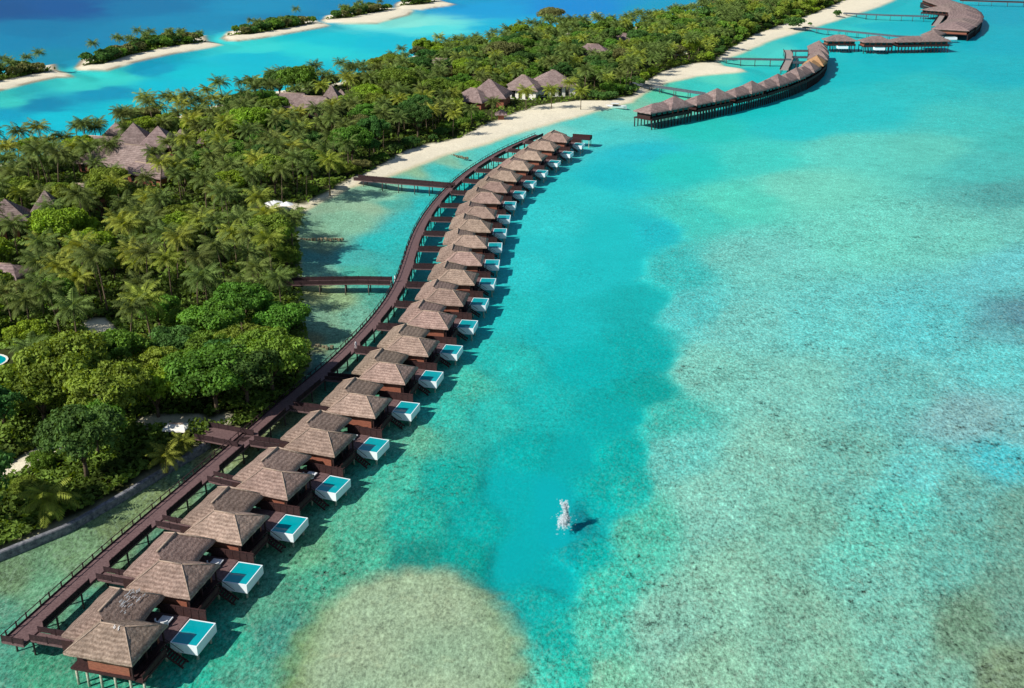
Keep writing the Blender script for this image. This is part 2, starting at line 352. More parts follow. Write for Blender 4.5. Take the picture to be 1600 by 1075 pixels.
m = bpy.data.materials.new('seabed_and_sand'); m.use_nodes = True
n = m.node_tree.nodes; l = m.node_tree.links; b = n['Principled BSDF']
b.inputs['Roughness'].default_value = .95; b.inputs['Specular IOR Level'].default_value = .1
at = n.new('ShaderNodeVertexColor'); at.layer_name = 'bottom'
tc = n.new('ShaderNodeTexCoord')
mpf = n.new('ShaderNodeMapping'); mpf.inputs['Scale'].default_value = (1, .55, 1); l.new(tc.outputs['Object'], mpf.inputs[0])
def noise(sc, det, rough=.6, stretch=None):
    q = n.new('ShaderNodeTexNoise'); q.inputs['Scale'].default_value = sc; q.inputs['Detail'].default_value = det; q.inputs['Roughness'].default_value = rough
    l.new((mpf if stretch else tc).outputs['Vector' if stretch else 'Object'], q.inputs['Vector']); return q.outputs[0]
def mrange(src, a, b_, c, d):
    q = n.new('ShaderNodeMapRange'); q.inputs[1].default_value = a; q.inputs[2].default_value = b_; q.inputs[3].default_value = c; q.inputs[4].default_value = d
    l.new(src, q.inputs[0]); return q.outputs[0]
def mth(op, a, b_):
    q = n.new('ShaderNodeMath'); q.operation = op
    for i, s_ in enumerate((a, b_)):
        if hasattr(s_, 'links'): l.new(s_, q.inputs[i])
        else: q.inputs[i].default_value = s_
    return q.outputs[0]
# ripple light pattern / speckle of rubble, larger patches of weed and coral
# thin network of caustic light lines, painted into the bed colour
vo = n.new('ShaderNodeTexVoronoi'); vo.feature = 'DISTANCE_TO_EDGE'; vo.inputs['Scale'].default_value = 1.15
wv = n.new('ShaderNodeTexNoise'); wv.inputs['Scale'].default_value = .9; wv.inputs['Detail'].default_value = 3
l.new(tc.outputs['Object'], wv.inputs['Vector'])
vm = n.new('ShaderNodeVectorMath'); vm.operation = 'MULTIPLY_ADD'; vm.inputs[1].default_value = (1.6,1.6,0)
l.new(wv.outputs['Color'], vm.inputs[0]); l.new(tc.outputs['Object'], vm.inputs[2]); l.new(vm.outputs[0], vo.inputs['Vector'])
net = mrange(vo.outputs['Distance'], 0, .16, 1, 0)
a1 = mrange(noise(2.6, 5, .8, True), .36, .64, -.5, .5)
a0 = mrange(noise(1.1, 3, .6, True), .56, .74, 0, .55)
a2 = mrange(noise(.28, 4, .6), .3, .7, -.5, .5)
a3 = mrange(noise(.07, 5, .65), .3, .7, -.5, .5)
spots = mrange(noise(.7, 4, .65), .55, .66, 0, -.62)
patchm = mrange(noise(.045, 3, .5), .45, .62, 0, 1)
sm = mth('MULTIPLY', spots, patchm)
t = mth('ADD', mth('ADD', mth('MULTIPLY', a1, 1.15), a0), mth('MULTIPLY', a2, .26))
t = mth('ADD', t, mth('MULTIPLY', a3, .22))
t = mth('ADD', t, mth('MULTIPLY', net, .12))
t = mth('ADD', t, sm)
t = mth('MULTIPLY', t, at.outputs['Alpha'])
t = mth('ADD', t, .88)
vmul = n.new('ShaderNodeVectorMath'); vmul.operation = 'SCALE'
l.new(at.outputs['Color'], vmul.inputs[0]); l.new(t, vmul.inputs['Scale'])
# warm rubble tint in places
mixr = n.new('ShaderNodeMix'); mixr.data_type = 'RGBA'; mixr.blend_type = 'MULTIPLY'
mixr.inputs[7].default_value = (1.22, .92, .84, 1)
l.new(mth('MULTIPLY', mrange(noise(.5, 5, .7), .56, .72, 0, .45), at.outputs['Alpha']), mixr.inputs[0]); l.new(vmul.outputs[0], mixr.inputs[6])
mixp = n.new('ShaderNodeMix'); mixp.data_type = 'RGBA'; mixp.inputs[7].default_value = (.50, .66, .50, 1)
l.new(mth('MULTIPLY', mrange(noise(1.7, 5, .8, True), .50, .78, 0, .55), mth('POWER', at.outputs['Alpha'], 2.0)), mixp.inputs[0]); l.new(mixr.outputs[2], mixp.inputs[6])
l.new(mixp.outputs[2], b.inputs['Base Color'])
BEDMAT = m
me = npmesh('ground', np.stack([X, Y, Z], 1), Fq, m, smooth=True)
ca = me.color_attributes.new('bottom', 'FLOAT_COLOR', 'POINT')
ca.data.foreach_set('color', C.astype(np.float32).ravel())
ter = link('ground', me); tag(ter, kind='structure')

# water surface
m = bpy.data.materials.new('sea_surface'); m.use_nodes = True
n = m.node_tree.nodes; l = m.node_tree.links; n.remove(n['Principled BSDF'])
tr = n.new('ShaderNodeBsdfTransparent'); tr.inputs[0].default_value = (.97, 1, .995, 1)
gl = n.new('ShaderNodeBsdfGlossy'); gl.inputs['Roughness'].default_value = .12
fr = n.new('ShaderNodeFresnel'); fr.inputs[0].default_value = 1.33
mm = n.new('ShaderNodeMath'); mm.operation = 'MULTIPLY'; mm.inputs[1].default_value = .09; l.new(fr.outputs[0], mm.inputs[0])
tc = n.new('ShaderNodeTexCoord'); nz = n.new('ShaderNodeTexNoise'); nz.inputs['Scale'].default_value = .9; nz.inputs['Detail'].default_value = 4
bp = n.new('ShaderNodeBump'); bp.inputs['Strength'].default_value = .35; bp.inputs['Distance'].default_value = .25
l.new(tc.outputs['Object'], nz.inputs['Vector']); l.new(nz.outputs[0], bp.inputs['Height']); l.new(bp.outputs[0], gl.inputs['Normal'])
mx = n.new('ShaderNodeMixShader'); l.new(mm.outputs[0], mx.inputs[0]); l.new(tr.outputs[0], mx.inputs[1]); l.new(gl.outputs[0], mx.inputs[2])
l.new(mx.outputs[0], n['Material Output'].inputs['Surface'])
mb = MB(); mb.add([(-6000,-200,0),(6000,-200,0),(6000,9000,0),(-6000,9000,0)], [(0,1,2,3)])
tag(mb.build('sea', m), kind='structure')
mdeep = mat('open_sea_floor', srgb(0,110,175), rough=.9, scale=.01, amt=.1)
mb = MB(); mb.add([(-6000,-200,-4),(6000,-200,-4),(6000,9000,-4),(-6000,9000,-4)], [(0,1,2,3)])
tag(mb.build('sea_floor', mdeep), kind='structure')

# ---------------------------------------------------------------- materials
M = dict(
 thatch=mat('thatch', srgb(180,157,143), rough=.95, spec=.05, scale=3.2, bump=1.0, col2=srgb(124,102,90), objrand=.16, bands=1.1),
 thatch_side=mat('thatch_weathered', srgb(168,147,133), rough=.95, spec=.05, scale=3.4, bump=1.0, col2=srgb(112,92,82), objrand=.16, bands=1.1),
 thatch_far=mat('thatch_old', srgb(152,134,129), rough=.95, spec=.05, scale=1.2, bump=.8, col2=srgb(116,98,94), objrand=.12, bands=.7),
 thatch_new=mat('thatch_golden', srgb(190,150,108), rough=.95, spec=.05, scale=1.6, bump=.8, col2=srgb(140,108,78)),
 ridge=mat('thatch_ridge', srgb(186,166,148), rough=.95, spec=.05, scale=4, col2=srgb(140,120,104)),
 wall=mat('timber_wall', srgb(160,98,76), rough=.7, scale=2.5, col2=srgb(118,72,58), stretch=(1,1,5)),
 darkwood=mat('dark_timber', srgb(70,44,42), rough=.8, scale=3, col2=srgb(40,26,26)),
 deck=mat('walkway_planks', srgb(120,96,94), rough=.75, scale=3.2, col2=srgb(88,66,66), bump=.3),
 pile=mat('tarred_pile', srgb(92,80,74), rough=.9, scale=3),
 grey=mat('weathered_timber', srgb(96,104,112), rough=.8, scale=1.5, col2=srgb(66,74,84)),
 paledeck=mat('pale_deck', srgb(168,156,148), rough=.8, scale=1.5, col2=srgb(130,118,112)),
 rail=mat('walkway_rail', srgb(66,46,48), rough=.8, scale=3, col2=srgb(38,27,29)),
 glass=mat('dark_glass', (.012,.016,.018), rough=.12, spec=.6, scale=1),
 post=mat('concrete_post', srgb(196,190,170), rough=.9, scale=4, col2=srgb(130,140,120)),
 poolwall=mat('pool_shell', srgb(232,238,240), rough=.5, spec=.4, scale=3, amt=.03),
 poolin=mat('pool_water', srgb(0,158,166), rough=.06, spec=.5, scale=1.2, amt=.06),
 white=mat('white_cloth', (.8,.8,.79), rough=.8, scale=4, amt=.04),
 stucco=mat('white_plaster', srgb(232,228,216), rough=.9, scale=2, amt=.05),
 bark=mat('palm_bark', srgb(128,112,90), rough=.95, scale=5, col2=srgb(88,74,58)),
 bark2=mat('tree_bark', srgb(112,96,78), rough=.95, scale=4, col2=srgb(70,60,48)),
 stone=mat('seawall_stone', srgb(150,150,152), rough=.9, scale=1.5, col2=srgb(66,70,80), bump=.6),
 rock=mat('groyne_rock', srgb(150,136,108), rough=.95, scale=1.2, col2=srgb(80,78,64), bump=1),
 foam=mat('foam', (.78,.86,.9), rough=.7, scale=4, amt=.04),
 jacket=mat('pale_shirt', (.7,.7,.72), rough=.8, scale=6, amt=.05),
 skin=mat('skin', srgb(150,105,80), rough=.6, scale=6, amt=.05),
 boat=mat('boat_hull', (.78,.79,.8), rough=.3, spec=.5, scale=2, amt=.02),
)
# ---------------------------------------------------------------- thatched roofs
def patch(mb, a, b, c, d, nu=8, nv=5, amp=.07, seed=0):
    """bilinear patch a-b (eave) to d-c (ridge) with straw unevenness"""
    vs = []; a, b, c, d = map(Vector, (a, b, c, d))
    for j in range(nv+1):
        for i in range(nu+1):
            s_ = i/nu; t_ = j/nv
            p = a.lerp(b, s_).lerp(d.lerp(c, s_), t_)
            h = math.sin(p.x*7.1+p.y*3.3+seed)*math.cos(p.y*6.3-p.x*2.7+seed*2)
            q = p.copy(); q.z += amp*h-.06*math.sin(math.pi*t_)
            if j == 0:
                q.z -= .05+.06*h; q.x += .07*math.sin(p.y*4.1+seed); q.y += .07*math.sin(p.x*4.7+seed)
            vs.append(q)
    fs = [(j*(nu+1)+i, j*(nu+1)+i+1, (j+1)*(nu+1)+i+1, (j+1)*(nu+1)+i) for j in range(nv) for i in range(nu)]
    o = len(mb.v)
    mb.add(vs, fs)
    # eave fringe: drop and return under
    fr = []
    for i in range(nu+1):
        q = vs[i]; fr.append((q.x, q.y, q.z-.3-.05*math.sin(i*2.3+seed)))
    o2 = len(mb.v); mb.v.extend([tuple(p) for p in fr])
    for i in range(nu): mb.f.append((o+i+1, o+i, o2+i, o2+i+1))
    mid = (a+b+c+d)/4
    return fr
def hip(x0, x1, y0, y1, ze, r0, r1, zr, seed=0, nu=9, amp=.07):
    """hip roof; r0,r1 = ridge ends (x,y); rectangle x0..x1,y0..y1; ridge along the long axis of r0->r1"""
    mb = MB()
    A, B, Cc, D = (x0,y0,ze), (x1,y0,ze), (x1,y1,ze), (x0,y1,ze)
    R0 = (*r0, zr); R1 = (*r1, zr)
    along_x = abs(r1[0]-r0[0]) >= abs(r1[1]-r0[1])
    if along_x:
        patch(mb, A, B, R1, R0, nu, 5, amp, seed); patch(mb, B, Cc, R1, R1, nu, 5, amp, seed)
        patch(mb, Cc, D, R0, R1, nu, 5, amp, seed); patch(mb, D, A, R0, R0, nu, 5, amp, seed)
    else:
        patch(mb, A, B, R0, R0, nu, 5, amp, seed); patch(mb, B, Cc, R1, R0, nu, 5, amp, seed)
        patch(mb, Cc, D, R1, R1, nu, 5, amp, seed); patch(mb, D, A, R0, R1, nu, 5, amp, seed)
    mb.add([(x0+.1,y0+.1,ze-.2),(x1-.1,y0+.1,ze-.2),(x1-.1,y1-.1,ze-.2),(x0+.1,y1-.1,ze-.2)], [(3,2,1,0)])
    return mb
def ridge_mb(r0, r1, zr, corners, ze, rad=.13):
    mb = MB(); mb.tube([(*r0, zr+.03), (*r1, zr+.03)], rad, 6)
    for (cx, cy), r in corners:
        mb.tube([(*r, zr), ((cx+r[0])/2, (cy+r[1])/2, (zr+ze)/2+.0), (cx, cy, ze+.02)], [rad*.85, rad*.8, rad*.6], 5)
    return mb

# ---------------------------------------------------------------- the water villa (x = along walkway, y = landward(+) ... we use y = -outward)
# local frame: +X along the row (away), +Y towards the island; outward is -Y
def make_villa(pool=True):
    root = empty('water_villa' if pool else 'stilt_villa')
    def B(x0, x1, v0, v1, z0, z1, mb=None):
        mb = mb or MB(); mb.box(x0, x1, -v1, -v0, z0, z1); return mb
    # main roof over rooms
    mr = hip(-2.3, 4.7, -19.5, -10.5, 4.35, (1.2,-16.4), (1.2,-13.3), 6.3, seed=1, amp=.09).build('main_roof', M['thatch'], root, True)
    ridge_mb((1.2,-16.4), (1.2,-13.3), 6.3, [((-2.2,-19.4),(1.2,-16.4)),((4.6,-19.4),(1.2,-16.4)),((4.6,-10.6),(1.2,-13.3)),((-2.2,-10.6),(1.2,-13.3))], 4.35, .09).build('ridge_cap', M['ridge'], mr, True)
    sr = hip(.4, 9.7, -15.9, -8.1, 4.15, (3.0,-11.7), (7.3,-11.7), 6.15, seed=3, amp=.09).build('side_roof', M['thatch_side'], root, True)
    ridge_mb((3.0,-11.7), (7.3,-11.7), 6.15, [((9.6,-15.8),(7.3,-11.7)),((9.6,-8.2),(7.3,-11.7))], 4.15, .14).build('ridge_cap', M['ridge'], sr, True)
    # floor
    fl_ = MB(); B(-1.7, 4.7, 10.6, 19.0, 1.45, 1.72, fl_); fl_.build('floor', M['darkwood'], root)
    # walls
    wl = B(-1.45, 4.4, 12.9, 18.3, 1.725, 4.30); wl.build('room_wall', M['wall'], root)
    B(-.9, 4.3, 11.0, 12.895, 1.725, 4.1).build('entry_wall', M['darkwood'], root)
    B(4.403, 8.8, 9.2, 14.2, 1.2, 3.85).build('bath_wall', M['darkwood'], root)
    g = MB(); g.box(-.9, 3.9, -18.34, -18.303, 1.75, 3.95); g.build('glass_door', M['glass'], root)
    g = MB()
    for x in (-.9, .3, 1.5, 2.7, 3.9): g.box(x-.04, x+.04, -18.40, -18.345, 1.75, 3.95)
    g.box(-.95, 3.95, -18.41, -18.343, 3.95, 4.05); g.build('door_frame', M['darkwood'], root)
    g = MB(); g.box(1.0, 2.6, -13.6-1.6, -13.6, 0, 0) if False else None
    # deck towards the pool
    B(4.703, 9.3, 13.9, 19.3, 1.42, 1.7).build('sun_deck', M['deck'], root)
    B(-1.6, 3.1, 19.003, 20.1, 1.2, 1.5).build('lower_deck', M['darkwood'], root)
    # verandah posts
    for x, v in ((-1.6, 18.8), (1.2, 18.8), (4.6, 18.8)):
        B(x-.09, x+.09, v-.09, v+.09, 1.72, 4.35).build('veranda_post', M['darkwood'], root)
    # privacy screen
    sc = MB(); B(9.35, 9.43, 15.2, 21.6, .9, 2.9, sc)
    for v in np.arange(15.3, 21.6, 1.05): B(9.30, 9.48, v-.05, v+.05, .6, 2.98, sc)
    B(9.29, 9.49, 15.15, 21.65, 2.98, 3.06, sc)
    sc.build('privacy_screen', M['darkwood'], root)
    # low railing on front of deck
    rl = MB()
    for x in (-1.6, .7, 3.05): B(x-.04, x+.04, 20.0, 20.08, 1.2, 2.4, rl)
    B(-1.64, 3.1, 20.0, 20.08, 2.4, 2.47, rl); B(-1.62, 3.08, 20.02, 20.06, 1.6, 2.3, rl)
    rl.build('railing', M['darkwood'], root)
    # stairs to the water
    st = MB()
    for x in (3.3, 4.4): st.beam((x, -19.0, 1.4), (x, -21.9, -.5), .09, .28)
    for k in range(8):
        t_ = k/7; v = 19.1+t_*2.4; st.box(3.3, 4.4, -v-.26, -v, 1.3-t_*1.55, 1.35-t_*1.55)
    st.beam((3.27, -19.0, 2.4), (3.27, -21.4, .8), .05, .05); st.beam((4.43, -19.0, 2.4), (4.43, -21.4, .8), .05, .05)
    st.build('stairs', M['darkwood'], root)
    # stilts
    sp = [(-1.3, v) for v in (11.0, 12.4, 14.2, 16.1, 18.1)]+[(1.6, v) for v in (11.0, 14.6, 18.6)]+[(4.5, v) for v in (11.0, 14.6, 18.9)]+[(-1.3, 19.9), (8.9, 9.6), (8.9, 14.0), (9.1, 18.9)]
    for x, v in sp:
        mb = MB(); mb.tube([(x, -v, -2.0), (x, -v, 1.46)], .15, 8); mb.build('stilt', M['post'], root, True)
    # entrance pergola side wall between walkway and roof
    B(.9, 1.0, 7.6, 11.0, 1.4, 2.9).build('entry_screen', M['darkwood'], root)
    if pool:
        pl = MB(); x0, x1, v0, v1, zt, zb, th = 4.8, 9.15, 19.4, 23.0, 1.62, .3, .13
        B(x0, x1, v0, v1, zb, zb+.3, pl)
        for a in ((x0, x0+th, v0, v1), (x1-th, x1, v0, v1), (x0+th, x1-th, v0, v0+th), (x0+th, x1-th, v1-th, v1)):
            B(*a, zb+.3, zt, pl)
        po = pl.build('plunge_pool', M['poolwall'], root)
        B(x0+th, x1-th, v0+th, v1-th, zb+.32, zt-.04).build('pool_water', M['poolin'], po)
        for x, v in ((5.6, 20), (8.5, 20), (5.6, 22.4), (8.5, 22.4)):
            mb = MB(); mb.tube([(x, -v, -2.0), (x, -v, zb)], .16, 8); mb.build('pool_pile', M['post'], po, True)
    return root
proto_villa = make_villa(True)

# rows: smooth centre line of main roofs
R1 = [(180,990),(268,893),(352,812),(428,745),(503,683),(562,630),(608,575),(643,537),(677,495),(697,461),(717,430),(726,401),(734,374),(742,351),(749,330),(759,308),(773,290),(789,273),(810,257),(830,241),(853,227),(872,214)]
def smooth(pts, it=2):
    p = [Vector(a) for a in pts]
    for _ in range(it):
        q = [v.copy() for v in p]
        for i in range(1, len(p)-1): q[i] = (p[i-1]+p[i]*2+p[i+1])/4
        p = q
    return p
r1 = smooth([P(a, b-13*(b+160)/1150, 6.0) for a, b in R1], 1)
ords = ['first','second','third','fourth','fifth','sixth','seventh','eighth','ninth','tenth','eleventh','twelfth','thirteenth','fourteenth','fifteenth','sixteenth','seventeenth','eighteenth','nineteenth','twentieth','twenty-first','twenty-second','twenty-third','twenty-fourth','twenty-fifth','twenty-sixth','twenty-seventh','twenty-eighth','twenty-ninth','thirtieth']
villas = []; rr0 = random.Random(12)
for i, p in enumerate(r1):
    a = r1[max(i-1, 0)]; b = r1[min(i+1, len(r1)-1)]; d = b-a
    if i == 0: d = r1[2]-r1[0]
    ang = math.atan2(d.y, d.x)+math.radians(1.5)
    o = proto_villa if i == 0 else copy_tree(proto_villa)
    # main roof centre is local (1.45,-15)
    c, s_ = math.cos(ang), math.sin(ang)
    lx, ly = 1.45*1.09, -15.0
    o.location = (p.x-(c*lx-s_*ly), p.y-(s_*lx+c*ly), 0); o.rotation_euler.z = ang+math.radians(rr0.uniform(-1.3, 1.3) if i else 0); o.scale = (1.09, 1, 1 if i == 0 else rr0.uniform(.97, 1.04))
    lab = ('thatched water villa with white streaked worn roof at near end of pool villa row' if i == 0 else
           'last thatched pool villa at the far end of the row, beside the dark deck' if i == 21 else
           '%s brown thatched pool villa from the near end of the boardwalk row' % ords[i])
    tag(o, lab, 'water villa', 'thatched pool villas along the curved boardwalk')
    villas.append(o)
def vpt(i, x, v, z):
    o = villas[i]; c, s_ = math.cos(o.rotation_euler.z), math.sin(o.rotation_euler.z); x = x*1.09
    return Vector((o.location.x+c*x+s_*v, o.location.y+s_*x-c*v, z))
# worn white straw flecks on roofs
def flecks(o, roofname, pts, nm='bleached_patch'):
    mb = MB()
    for (x, v, z, lx, ly, sl) in pts:
        mb.add([(x, -v, z), (x+lx, -v, z+sl*lx), (x+lx, -v-ly, z+sl*lx), (x, -v-ly, z)], [(3,2,1,0),(0,1,2,3)])
    par = [c for c in o.children if c.name.startswith(roofname)][0]
    return mb.build(nm, M['white'], par)
rr = random.Random(3); pts = []
for k in range(46):
    x = rr.uniform(4.2, 8.4); v = rr.uniform(12.6, 14.2)
    z = 4.15+(15.9-v)/(4.2)*2.0
    x = min(x, 9.0-(v-12)*.2)
    pts.append((x, v, z+.13, rr.uniform(.15, .6), rr.uniform(.06, .12), 0))
def slopepatch(o, roofname, P4):
    mb = MB()
    for q in P4: mb.add(q, [(0,1,2,3),(3,2,1,0)])
    par = [c for c in o.children if c.name.startswith(roofname)][0]
    mb.build('bleached_patch', M['white'], par)
P4 = []
for (x, v, z, lx, ly, sl) in pts:
    z2 = 4.15+(15.9-(v+ly))/(4.2)*2.0+.13
    P4.append([(x, -v, z), (x, -v-ly, z2), (x+lx, -v-ly, z2), (x+lx, -v, z)])
slopepatch(villas[0], 'side_roof', P4)
P4 = []
for k in range(14):
    v = rr.uniform(15.2, 17.6); x = rr.uniform(.7, 1.15); z = 6.3+.14-(1.2-x)*.54; lx = rr.uniform(.2, .4); zz = z+lx*0
    if v > 16.4: continue
    P4.append([(x-lx, -v, z-lx*.54), (x-lx, -v-.12, z-lx*.54), (x, -v-.12, z), (x, -v, z)])
slopepatch(villas[0], 'main_roof', P4)
slopepatch(villas[1], 'side_roof', [[(7.2,-10.1,5.2),(7.2,-10.6,5.35),(7.9,-10.6,5.3),(8.0,-10.1,5.15)]])

# outdoor sofas
def make_sofa():
    r = empty('daybed')
    mb = MB(); mb.box(-1.0,1.0,-.8,.8,.0,.22); mb.build('frame', M['darkwood'], r)
    mb = MB()
    mb.box(-.8,.98,-.76,.76,.223,.42); me_ = mb.build('cushion', M['white'], r)
    bv = me_.modifiers.new('bevel', 'BEVEL'); bv.width = .06; bv.segments = 2
    mb = MB()
    for k in range(9):
        t = -1.5+3.0*k/8; u_ = t+.375
        c0 = (-.15-.95*math.cos(t*.8), .85*math.sin(t)); c1 = (-.15-.95*math.cos(u_*.8), .85*math.sin(u_))
        if k < 8: mb.beam((c0[0], c0[1], .62), (c1[0], c1[1], .62), .14, .75)
    mb.build('curved_back', M['white'], r)
    return r
sf = make_sofa(); first = True
for i in (0, 1, 3, 4, 6, 7, 9):
    o = sf if first else copy_tree(sf); first = False
    o.location = vpt(i, 7.6, 16.9, 1.71); o.rotation_euler.z = villas[i].rotation_euler.z
    tag(o, 'white curved-back daybed on the sun deck of the %s pool villa from the near end' % ords[i], 'daybed', 'white daybeds on the villa decks')

# ---------------------------------------------------------------- boardwalks
def catmull(pts, n=12):
    p = [Vector(a) for a in pts]; p = [p[0]*2-p[1]]+p+[p[-1]*2-p[-2]]; out = []
    for i in range(1, len(p)-2):
        for k in range(n):
            t = k/n
            out.append(.5*((2*p[i])+(p[i+1]-p[i-1])*t+(2*p[i-1]-5*p[i]+4*p[i+1]-p[i+2])*t*t+(3*p[i]-p[i-1]-3*p[i+1]+p[i+2])*t**3))
    out.append(p[-2]); return out
def sweep(pts, prof):
    """pts: 3D polyline; prof: closed loop of (side, dz)"""
    mb = MB(); k = len(prof); vs = []
    for i, p in enumerate(pts):
        d = pts[min(i+1, len(pts)-1)]-pts[max(i-1, 0)]; d.z = 0; d.normalize(); s_ = Vector((d.y, -d.x, 0))
        for a, z in prof: vs.append(p+s_*a+Vector((0,0,z)))
    fs = [(i*k+j, i*k+(j+1)%k, (i+1)*k+(j+1)%k, (i+1)*k+j) for i in range(len(pts)-1) for j in range(k)]
    fs += [tuple(range(k-1, -1, -1)), tuple((len(pts)-1)*k+j for j in range(k))]
    mb.add(vs, fs); return mb
def rect(a, b, z0, z1): return [(a, z0), (a, z1), (b, z1), (b, z0)]
def rails(pts, side, z0=0., h=1.0, panel=True):
    mb = sweep(pts, rect(side-.05, side+.05, h-.08, h))
    q = sweep(pts, rect(side-.03, side+.03, .12, h-.12 if panel else .2)); mb.add(q.v, q.f)
    L = 0; nxt = 0
    for i in range(1, len(pts)):
        d = pts[i]-pts[i-1]; L += d.length
        if L >= nxt:
            nxt += 2.2; dd = d.normalized(); s_ = Vector((dd.y, -dd.x, 0)); c = pts[i]+s_*side
            mb.box(c.x-.07, c.x+.07, c.y-.07, c.y+.07, c.z, c.z+h+.08)
    return mb
def boardwalk(name, pts, width, label, cat, group=None, z=1.8, railing=(1,1), pile_gap=5.0, mat_deck='deck', mat_rail='rail', rh=.9, npile=1e9, end_rail=None):
    r = empty(name, (pts[0].x, pts[0].y, 0)); tag(r, label, cat, group)
    off = Vector((pts[0].x, pts[0].y, 0)); pts = [p-off for p in pts]
    hw = width/2
    sweep(pts, rect(-hw, hw, -.28, 0)).build('deck', M[mat_deck], r)
    sweep(pts, rect(-hw-.004, -hw+.10, .003, .12)).build('kerb', M[mat_rail], r); sweep(pts, rect(hw-.10, hw+.004, .003, .12)).build('kerb', M[mat_rail], r)
    if railing[0]: rails(pts, -hw+.05, h=rh, panel=railing[0] == 1).build('railing', M[mat_rail], r)
    if railing[1] == 1: rails(pts, hw-.05, h=rh).build('railing', M[mat_rail], r)
    L = 0; nxt = 1.0; cnt = 0; rest = MB()
    for i in range(1, len(pts)):
        d = pts[i]-pts[i-1]; L += d.length
        if L >= nxt:
            nxt += pile_gap; dd = d.normalized(); s_ = Vector((dd.y, -dd.x, 0))
            for sg in (-1, 1):
                c = pts[i]+s_*sg*(hw-.3); 
                if cnt < 96:
                    mb = MB(); mb.tube([(c.x, c.y, -2), (c.x, c.y, c.z-.28)], .14, 6); mb.build('pile', M['pile'], r, True)
                else: rest.tube([(c.x, c.y, -2), (c.x, c.y, c.z-.28)], .14, 6)
                cnt += 1
    if rest.v: o = rest.build('pile', M['pile'], r, True); o['kind'] = 'stuff'
    return r, off
# main walkway centre = local v = -1.2 line of the villas (x = -0.4 start)
cl = [vpt(0, -1.0, 1.25, 1.8)]
for i in range(22): cl.append(vpt(i, 4.5, 1.25, 1.8))
CW = [(45,983),(100,932),(150,888),(200,843),(248,803),(332,730),(396,677),(435,641),(483,602),(519,573),(560,532),(591,498),(613,468),(630,438),(638,410),(646,383),(656,356),(673,328),(696,301),(721,278),(746,260),(773,243),(799,230),(822,220),(843,211)]
cwp = [Vector((*P(a, b, 1.8), 1.8)) for a, b in CW]
d0 = (cwp[0]-cwp[1]).normalized(); cwp[0] = vpt(0, .2, 1.25, 1.8)
cwp[1:] = [v.copy() for v in cwp[1:]]
sm_ = cwp[:]
for _ in range(1):
    q = sm_[:]
    for i in range(1, len(q)-1): q[i] = (sm_[i-1]+sm_[i]*2+sm_[i+1])/4
    sm_ = q
line = catmull(sm_, 10)
bw, off = boardwalk('boardwalk', line, 3.2, 'long curving dark timber boardwalk linking the pool villas to the island', 'boardwalk', railing=(2,0))
# right railing with gaps at the branches + branches
segs = MB(); q = MB()
def nearest(p):
    k = min(range(len(line)), key=lambda j: (line[j]-p).length); return k
br_idx = []
for i in range(22):
    st_ = vpt(i, 1.9, 2.0, 1.8); k = nearest(st_); a = line[k].copy(); b_ = vpt(i, 1.9, 10.9, 1.8)
    a = Vector((a.x, a.y, 1.8)); dd = (b_-a); dd.z = 0
    if dd.length < 1.5: continue
    dn = dd.normalized(); a = a+dn*1.61; br_idx.append(line[k]+dn*1.3)
    rel = [a-off+dn*t_ for t_ in (0, dd.length*.3-.4, dd.length*.6, dd.length-1.36)]
    ww = .85
    o = sweep(rel, rect(-ww, ww, -.26, -.004)).build('branch_deck', M['deck'], bw)
    x = rails(rel, -ww+.05, h=.9); y = rails(rel, ww-.05, h=.9); x.add(y.v, y.f); x.build('branch_railing', M['rail'], o)
gap = MB(); hw = 1.6
run = []
def flush():
    global run
    if len(run) > 1:
        rails(run, hw-.05, h=.9).build('railing', M['rail'], bw)
    run = []
for p in line:
    d = None
    if min((Vector((p.x, p.y))-Vector((b.x, b.y))).length for b in br_idx) < 2.0: flush()
    else: run.append(p-off)
flush()
# cross rail closing the near end
e0 = line[0]-off; dd = (line[1]-line[0]).normalized(); s_ = Vector((dd.y, -dd.x, 0))
rails([e0-s_*1.59+dd*.05, e0+s_*.0+dd*.05, e0+s_*1.59+dd*.05], 0, h=.9).build('end_railing', M['rail'], bw)

def pier(name, pxs_, width, label, cat, group=None, z=1.8, zpx=None, **k):
    pts = [Vector((*P(a, b, z), z)) for a, b in pxs_]
    out = []
    for i in range(len(pts)-1):
        n_ = max(2, int((pts[i+1]-pts[i]).length/2.5))
        for j in range(n_): out.append(pts[i].lerp(pts[i+1], j/n_))
    out.append(pts[-1])
    return boardwalk(name, out, width, label, cat, group, **k)
G = 'timber footbridges from the island to the boardwalk'
pier('footbridge', [(440,442),(500,441),(560,440),(611,441)], 3.0, 'straight dark timber footbridge crossing the lagoon to the middle of the curving boardwalk', 'footbridge', G, pile_gap=6)
pier('footbridge', [(556,279),(600,283),(650,287),(708,292)], 3.2, 'dark timber footbridge from the beach to the far half of the curving boardwalk', 'footbridge', G, pile_gap=6)
pier('footbridge', [(316,676),(345,681),(384,689)], 4.6, 'short wide timber landing bridge between the seawall end and the boardwalk', 'footbridge', G, pile_gap=4, mat_deck='deck')
pier('footbridge', [(986,131),(1040,138),(1100,147)], 2.2, 'thin timber footbridge from the beach bush to the brown stilt villas', 'footbridge', G, pile_gap=8, mat_deck='grey', mat_rail='grey', rh=.7)
pier('footbridge', [(1128,92),(1180,93),(1236,94)], 2.2, 'long thin footbridge from the sand spit to the curved landing deck', 'footbridge', G, pile_gap=8, mat_deck='grey', mat_rail='grey', rh=.7)
pier('footbridge', [(1255,43),(1300,47),(1340,51),(1400,57),(1420,58)], 2.6, 'thin footbridge from the far beach behind the three small stilt pavilions', 'footbridge', G, pile_gap=8, mat_deck='grey', mat_rail='grey', rh=.7)
